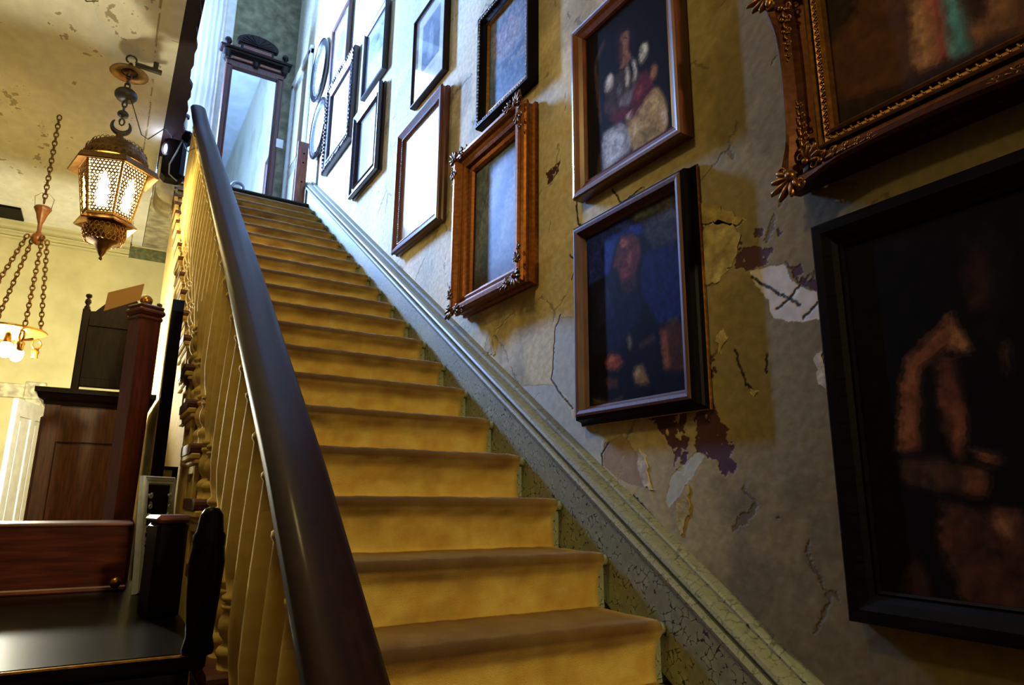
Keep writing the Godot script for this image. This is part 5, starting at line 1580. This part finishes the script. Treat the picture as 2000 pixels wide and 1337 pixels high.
func build_hall() -> void:
	# wardrobe against the stairs
	var o := thing("wardrobe", "brown wooden wardrobe with a moulded cornice and sunk side panel, under the lantern", "wardrobe", Vector3(-0.075, 0, -5.62))
	var f := MB.new()
	f.box(Vector3(0, 1.09, 0), Vector3(0.52, 2.16, 1.2), 0.004)
	for x in [-0.225, 0.225]: f.box(Vector3(x, 1.09, 0.606), Vector3(0.085, 2.16, 0.03), 0.004)
	f.box(Vector3(0, 2.05, 0.606), Vector3(0.44, 0.22, 0.028), 0.004)
	f.box(Vector3(0, 0.15, 0.606), Vector3(0.44, 0.30, 0.028), 0.004)
	put("body", f.mesh(), M.brown, o)
	f = MB.new()
	f.box(Vector3(0, 1.12, 0.603), Vector3(0.362, 1.62, 0.014), 0.002)
	for x in [-0.06, 0.06]: f.box(Vector3(x, 1.12, 0.611), Vector3(0.004, 1.6, 0.003), 0.001)
	put("side_panel", f.mesh(), wood(c8(124, 72, 38), 0.36, 0.4), o)
	var pr := [Vector2(0, 0), Vector2(0.012, 0.0), Vector2(0.018, 0.018), Vector2(0.04, 0.03), Vector2(0.05, 0.055), Vector2(0.062, 0.06), Vector2(0.062, 0.085), Vector2(0, 0.085)]
	f = MB.new()
	f.ring(0.66, 1.34, [Vector2(0.07, 2.165), Vector2(0.055, 2.168), Vector2(0.05, 2.19), Vector2(0.025, 2.205), Vector2(0.012, 2.235), Vector2(0, 2.24), Vector2(0, 2.27), Vector2(0.33, 2.27)])
	var cor := f.mesh()
	put("cornice", cor, M.dark, o, Transform3D(Basis(Vector3(1, 0, 0), Vector3(0, 0, -1), Vector3(0, 1, 0)), Vector3()))
	for s in [-1.0, 1.0]:
		f = MB.new()
		f.box(Vector3(-0.27, 1.2, s * 0.29), Vector3(0.03, 1.8, 0.52), 0.006)
		put("door", f.mesh(), M.brown, o)
	# carved headboard on the wardrobe
	o = thing("headboard", "nearly black wooden headboard with corner finials and stepped crest on the wardrobe", "headboard", Vector3(0.0, 2.27, -5.14))
	f = MB.new()
	for s in [-1.0, 1.0]: f.box(Vector3(s * 0.21, 0.28, 0), Vector3(0.045, 0.56, 0.05), 0.006)
	f.prism(PackedVector2Array([Vector2(-0.2, 0.04), Vector2(0.2, 0.04), Vector2(0.2, 0.545), Vector2(0.16, 0.55), Vector2(0.06, 0.67), Vector2(-0.06, 0.67), Vector2(-0.16, 0.55), Vector2(-0.2, 0.545)]), -0.015, 0.012)
	f.box(Vector3(0, 0.07, 0.012), Vector3(0.38, 0.06, 0.02), 0.004)
	f.box(Vector3(0, 0.47, 0.012), Vector3(0.38, 0.05, 0.02), 0.004)
	put("panel", f.mesh(), M.dark, o)
	for s in [-1.0, 1.0]:
		f = MB.new(true)
		f.lathe([Vector2(0.018, 0.56), Vector2(0.018, 0.575), Vector2(0.01, 0.585), Vector2(0.02, 0.605), Vector2(0.016, 0.625), Vector2(0.008, 0.632), Vector2(0.02, 0.645), Vector2(0.018, 0.66), Vector2(0, 0.668)], 12, Transform3D(Basis(), Vector3(s * 0.21, 0, 0)))
		put("finial", f.mesh(), M.dark, o)
	# polished post
	o = thing("bed_post", "tall square polished mahogany post with gold ball on its cap, before the wardrobe", "post", Vector3(0.078, 0, -3.0), 0.5)
	f = MB.new()
	f.lathe([Vector2(0, 0), Vector2(0.062, 0), Vector2(0.062, 1.52), Vector2(0.052, 1.54), Vector2(0.058, 2.31), Vector2(0, 2.31)], 4, Transform3D(), PI / 4)
	put("shaft", f.mesh(), wood(c8(92, 34, 26), 0.32, 0.4), o)
	f = MB.new()
	f.box(Vector3(0, 2.32, 0), Vector3(0.098, 0.02, 0.098), 0.006)
	f.box(Vector3(0, 2.345, 0), Vector3(0.112, 0.028, 0.112), 0.01)
	f.box(Vector3(0, 2.366, 0), Vector3(0.1, 0.014, 0.1), 0.005)
	put("cap", f.mesh(), wood(c8(96, 44, 34), 0.24, 0.7, 0), o)
	f = MB.new(true)
	f.ball(Vector3(-0.005, 2.395, 0), Vector3(0.024, 0.024, 0.024), 14, 9)
	put("ball", f.mesh(), M.brass, o)
	f = MB.new()
	f.prism(PackedVector2Array([Vector2(-0.055, 0.0), Vector2(0.065, 0.07), Vector2(0.072, 0.14), Vector2(-0.05, 0.075)]), -0.001, 0.001, Transform3D(Basis(Vector3(0, 1, 0), 0.25), Vector3(-0.012, 2.315, -2.94)))
	tag(put("card_tag", f.mesh(), M.card), "blank tan card sticking out sideways from the cap of the polished post", "card")
	# dark folded screen, end on
	f = MB.new()
	f.prism(PackedVector2Array([Vector2(0, 0), Vector2(0.30, 0), Vector2(0.30, 2.32), Vector2(0.27, 2.40), Vector2(0.05, 2.42), Vector2(0, 2.36)]), -0.022, 0.022, Transform3D(Basis(Vector3(0, 1, 0), PI / 2 - 0.06), Vector3(0.188, 0, -2.95)))
	tag(put("screen_panel", f.mesh(), M.black), "tall black panel seen edge on between the polished post and the stairs", "screen")
	# glossy cabinet in the near left corner
	o = thing("polished_cabinet", "glossy black cabinet with a flat polished top and thin gold front edge", "cabinet", Vector3(-0.36, 0, -2.2))
	f = MB.new()
	f.box(Vector3(0, 0.65, 0.0), Vector3(1.12, 1.30, 1.30), 0.01)
	put("body", f.mesh(), M.black, o)
	f = MB.new()
	f.box(Vector3(0, 1.313, 0), Vector3(1.17, 0.034, 1.34), 0.006)
	put("top", f.mesh(), M.gloss, o)
	f = MB.new()
	f.box(Vector3(0, 1.3265, 0.6705), Vector3(1.165, 0.005, 0.004), 0.001)
	put("gold_edge", f.mesh(), M.brass, o)
	# brown box with a knob
	o = thing("wooden_box", "reddish brown wooden box with a small brass knob standing on the glossy cabinet", "box", Vector3(-0.36, 1.33, -2.72))
	f = MB.new()
	f.box(Vector3(0, 0.105, 0), Vector3(0.95, 0.21, 0.24), 0.006)
	put("body", f.mesh(), M.boxwood, o)
	f = MB.new()
	f.box(Vector3(0, 0.205, 0.004), Vector3(0.955, 0.012, 0.25), 0.004)
	f.box(Vector3(0, 0.008, 0.004), Vector3(0.955, 0.016, 0.25), 0.004)
	put("edge_moulding", f.mesh(), wood(c8(124, 66, 40), 0.3, 0.5, 0), o)
	f = MB.new(true)
	f.lathe([Vector2(0.008, 0), Vector2(0.006, 0.012), Vector2(0.015, 0.02), Vector2(0.017, 0.03), Vector2(0.012, 0.038), Vector2(0, 0.04)], 14, Transform3D(Basis(Vector3(1, 0, 0), PI / 2), Vector3(0.445, 0.028, 0.125)))
	put("knob", f.mesh(), M.brass, o)
	# leaning silvered frame and the strip of mirror behind it
	o = thing("silver_frame", "silvered picture frame with scrolled inner edge standing beside the brown wooden box", "frame", Vector3(0.172, 1.33, -2.56), 1.02)
	f = MB.new()
	f.ring(0.20, 0.36, [Vector2(0, 0), Vector2(0, 0.012), Vector2(0.004, 0.018), Vector2(0.008, 0.013), Vector2(0.012, 0.018), Vector2(0.017, 0.014), Vector2(0.022, 0.018), Vector2(0.028, 0.01), Vector2(0.03, 0)])
	put("moulding", f.mesh(), M.silver_paint, o, Transform3D(Basis(Vector3(1, 0, 0), -0.06), Vector3(0, 0.18, 0)))
	f = MB.new(true)
	for s in [-1.0, 1.0]:
		for i in 8:
			scroll(f, Vector3(s * 0.062, 0.055 + i * 0.035, 0.012), 0.012, i * 1.3, 1.0 if i % 2 else -1.0, 0.0035)
	put("scrollwork", f.mesh(), M.silver_paint, o)
	f = MB.new()
	f.box(Vector3(0, 0.18, 0), Vector3(0.15, 0.31, 0.004), 0.001)
	put("backing_board", f.mesh(), M.black, o)
	o = thing("small_mirror", "narrow strip of mirror in a black surround leaning below the tall black panel", "mirror", Vector3(0.205, 1.33, -2.74), 0.62)
	f = MB.new()
	f.ring(0.07, 0.40, [Vector2(0, 0), Vector2(0, 0.014), Vector2(0.01, 0.014), Vector2(0.012, 0)])
	f.box(Vector3(0, 0, -0.003), Vector3(0.07, 0.40, 0.006), 0.001)
	put("surround", f.mesh(), M.black, o, Transform3D(Basis(), Vector3(0, 0.2, 0)))
	f = MB.new()
	f.box(Vector3(0, 0.2, 0.004), Vector3(0.048, 0.376, 0.003), 0.0005)
	put("mirror_glass", f.mesh(), M.mirror, o)
	# dark things on the end of the cabinet beside the balusters
	o = thing("black_vase", "black round-shouldered vase with a shiny collar on the glossy cabinet beside the balusters", "vase", Vector3(0.206, 1.33, -1.52))
	f = MB.new(true)
	f.lathe([Vector2(0, 0), Vector2(0.028, 0), Vector2(0.030, 0.01), Vector2(0.025, 0.03), Vector2(0.030, 0.10), Vector2(0.034, 0.17), Vector2(0.030, 0.20), Vector2(0.031, 0.21), Vector2(0.031, 0.222), Vector2(0.026, 0.23), Vector2(0.022, 0.262), Vector2(0.014, 0.275), Vector2(0, 0.278)], 20)
	put("body", f.mesh(), M.gloss, o)
	o = thing("black_box", "small black lidded box standing upright on the glossy cabinet near the stair brackets", "box", Vector3(0.170, 1.33, -2.02), 0.2)
	f = MB.new()
	f.box(Vector3(0, 0.115, 0), Vector3(0.075, 0.23, 0.10), 0.008)
	put("body", f.mesh(), M.black, o)
	f = MB.new()
	f.box(Vector3(0, 0.24, 0), Vector3(0.085, 0.02, 0.11), 0.008)
	put("lid", f.mesh(), M.nosing, o)
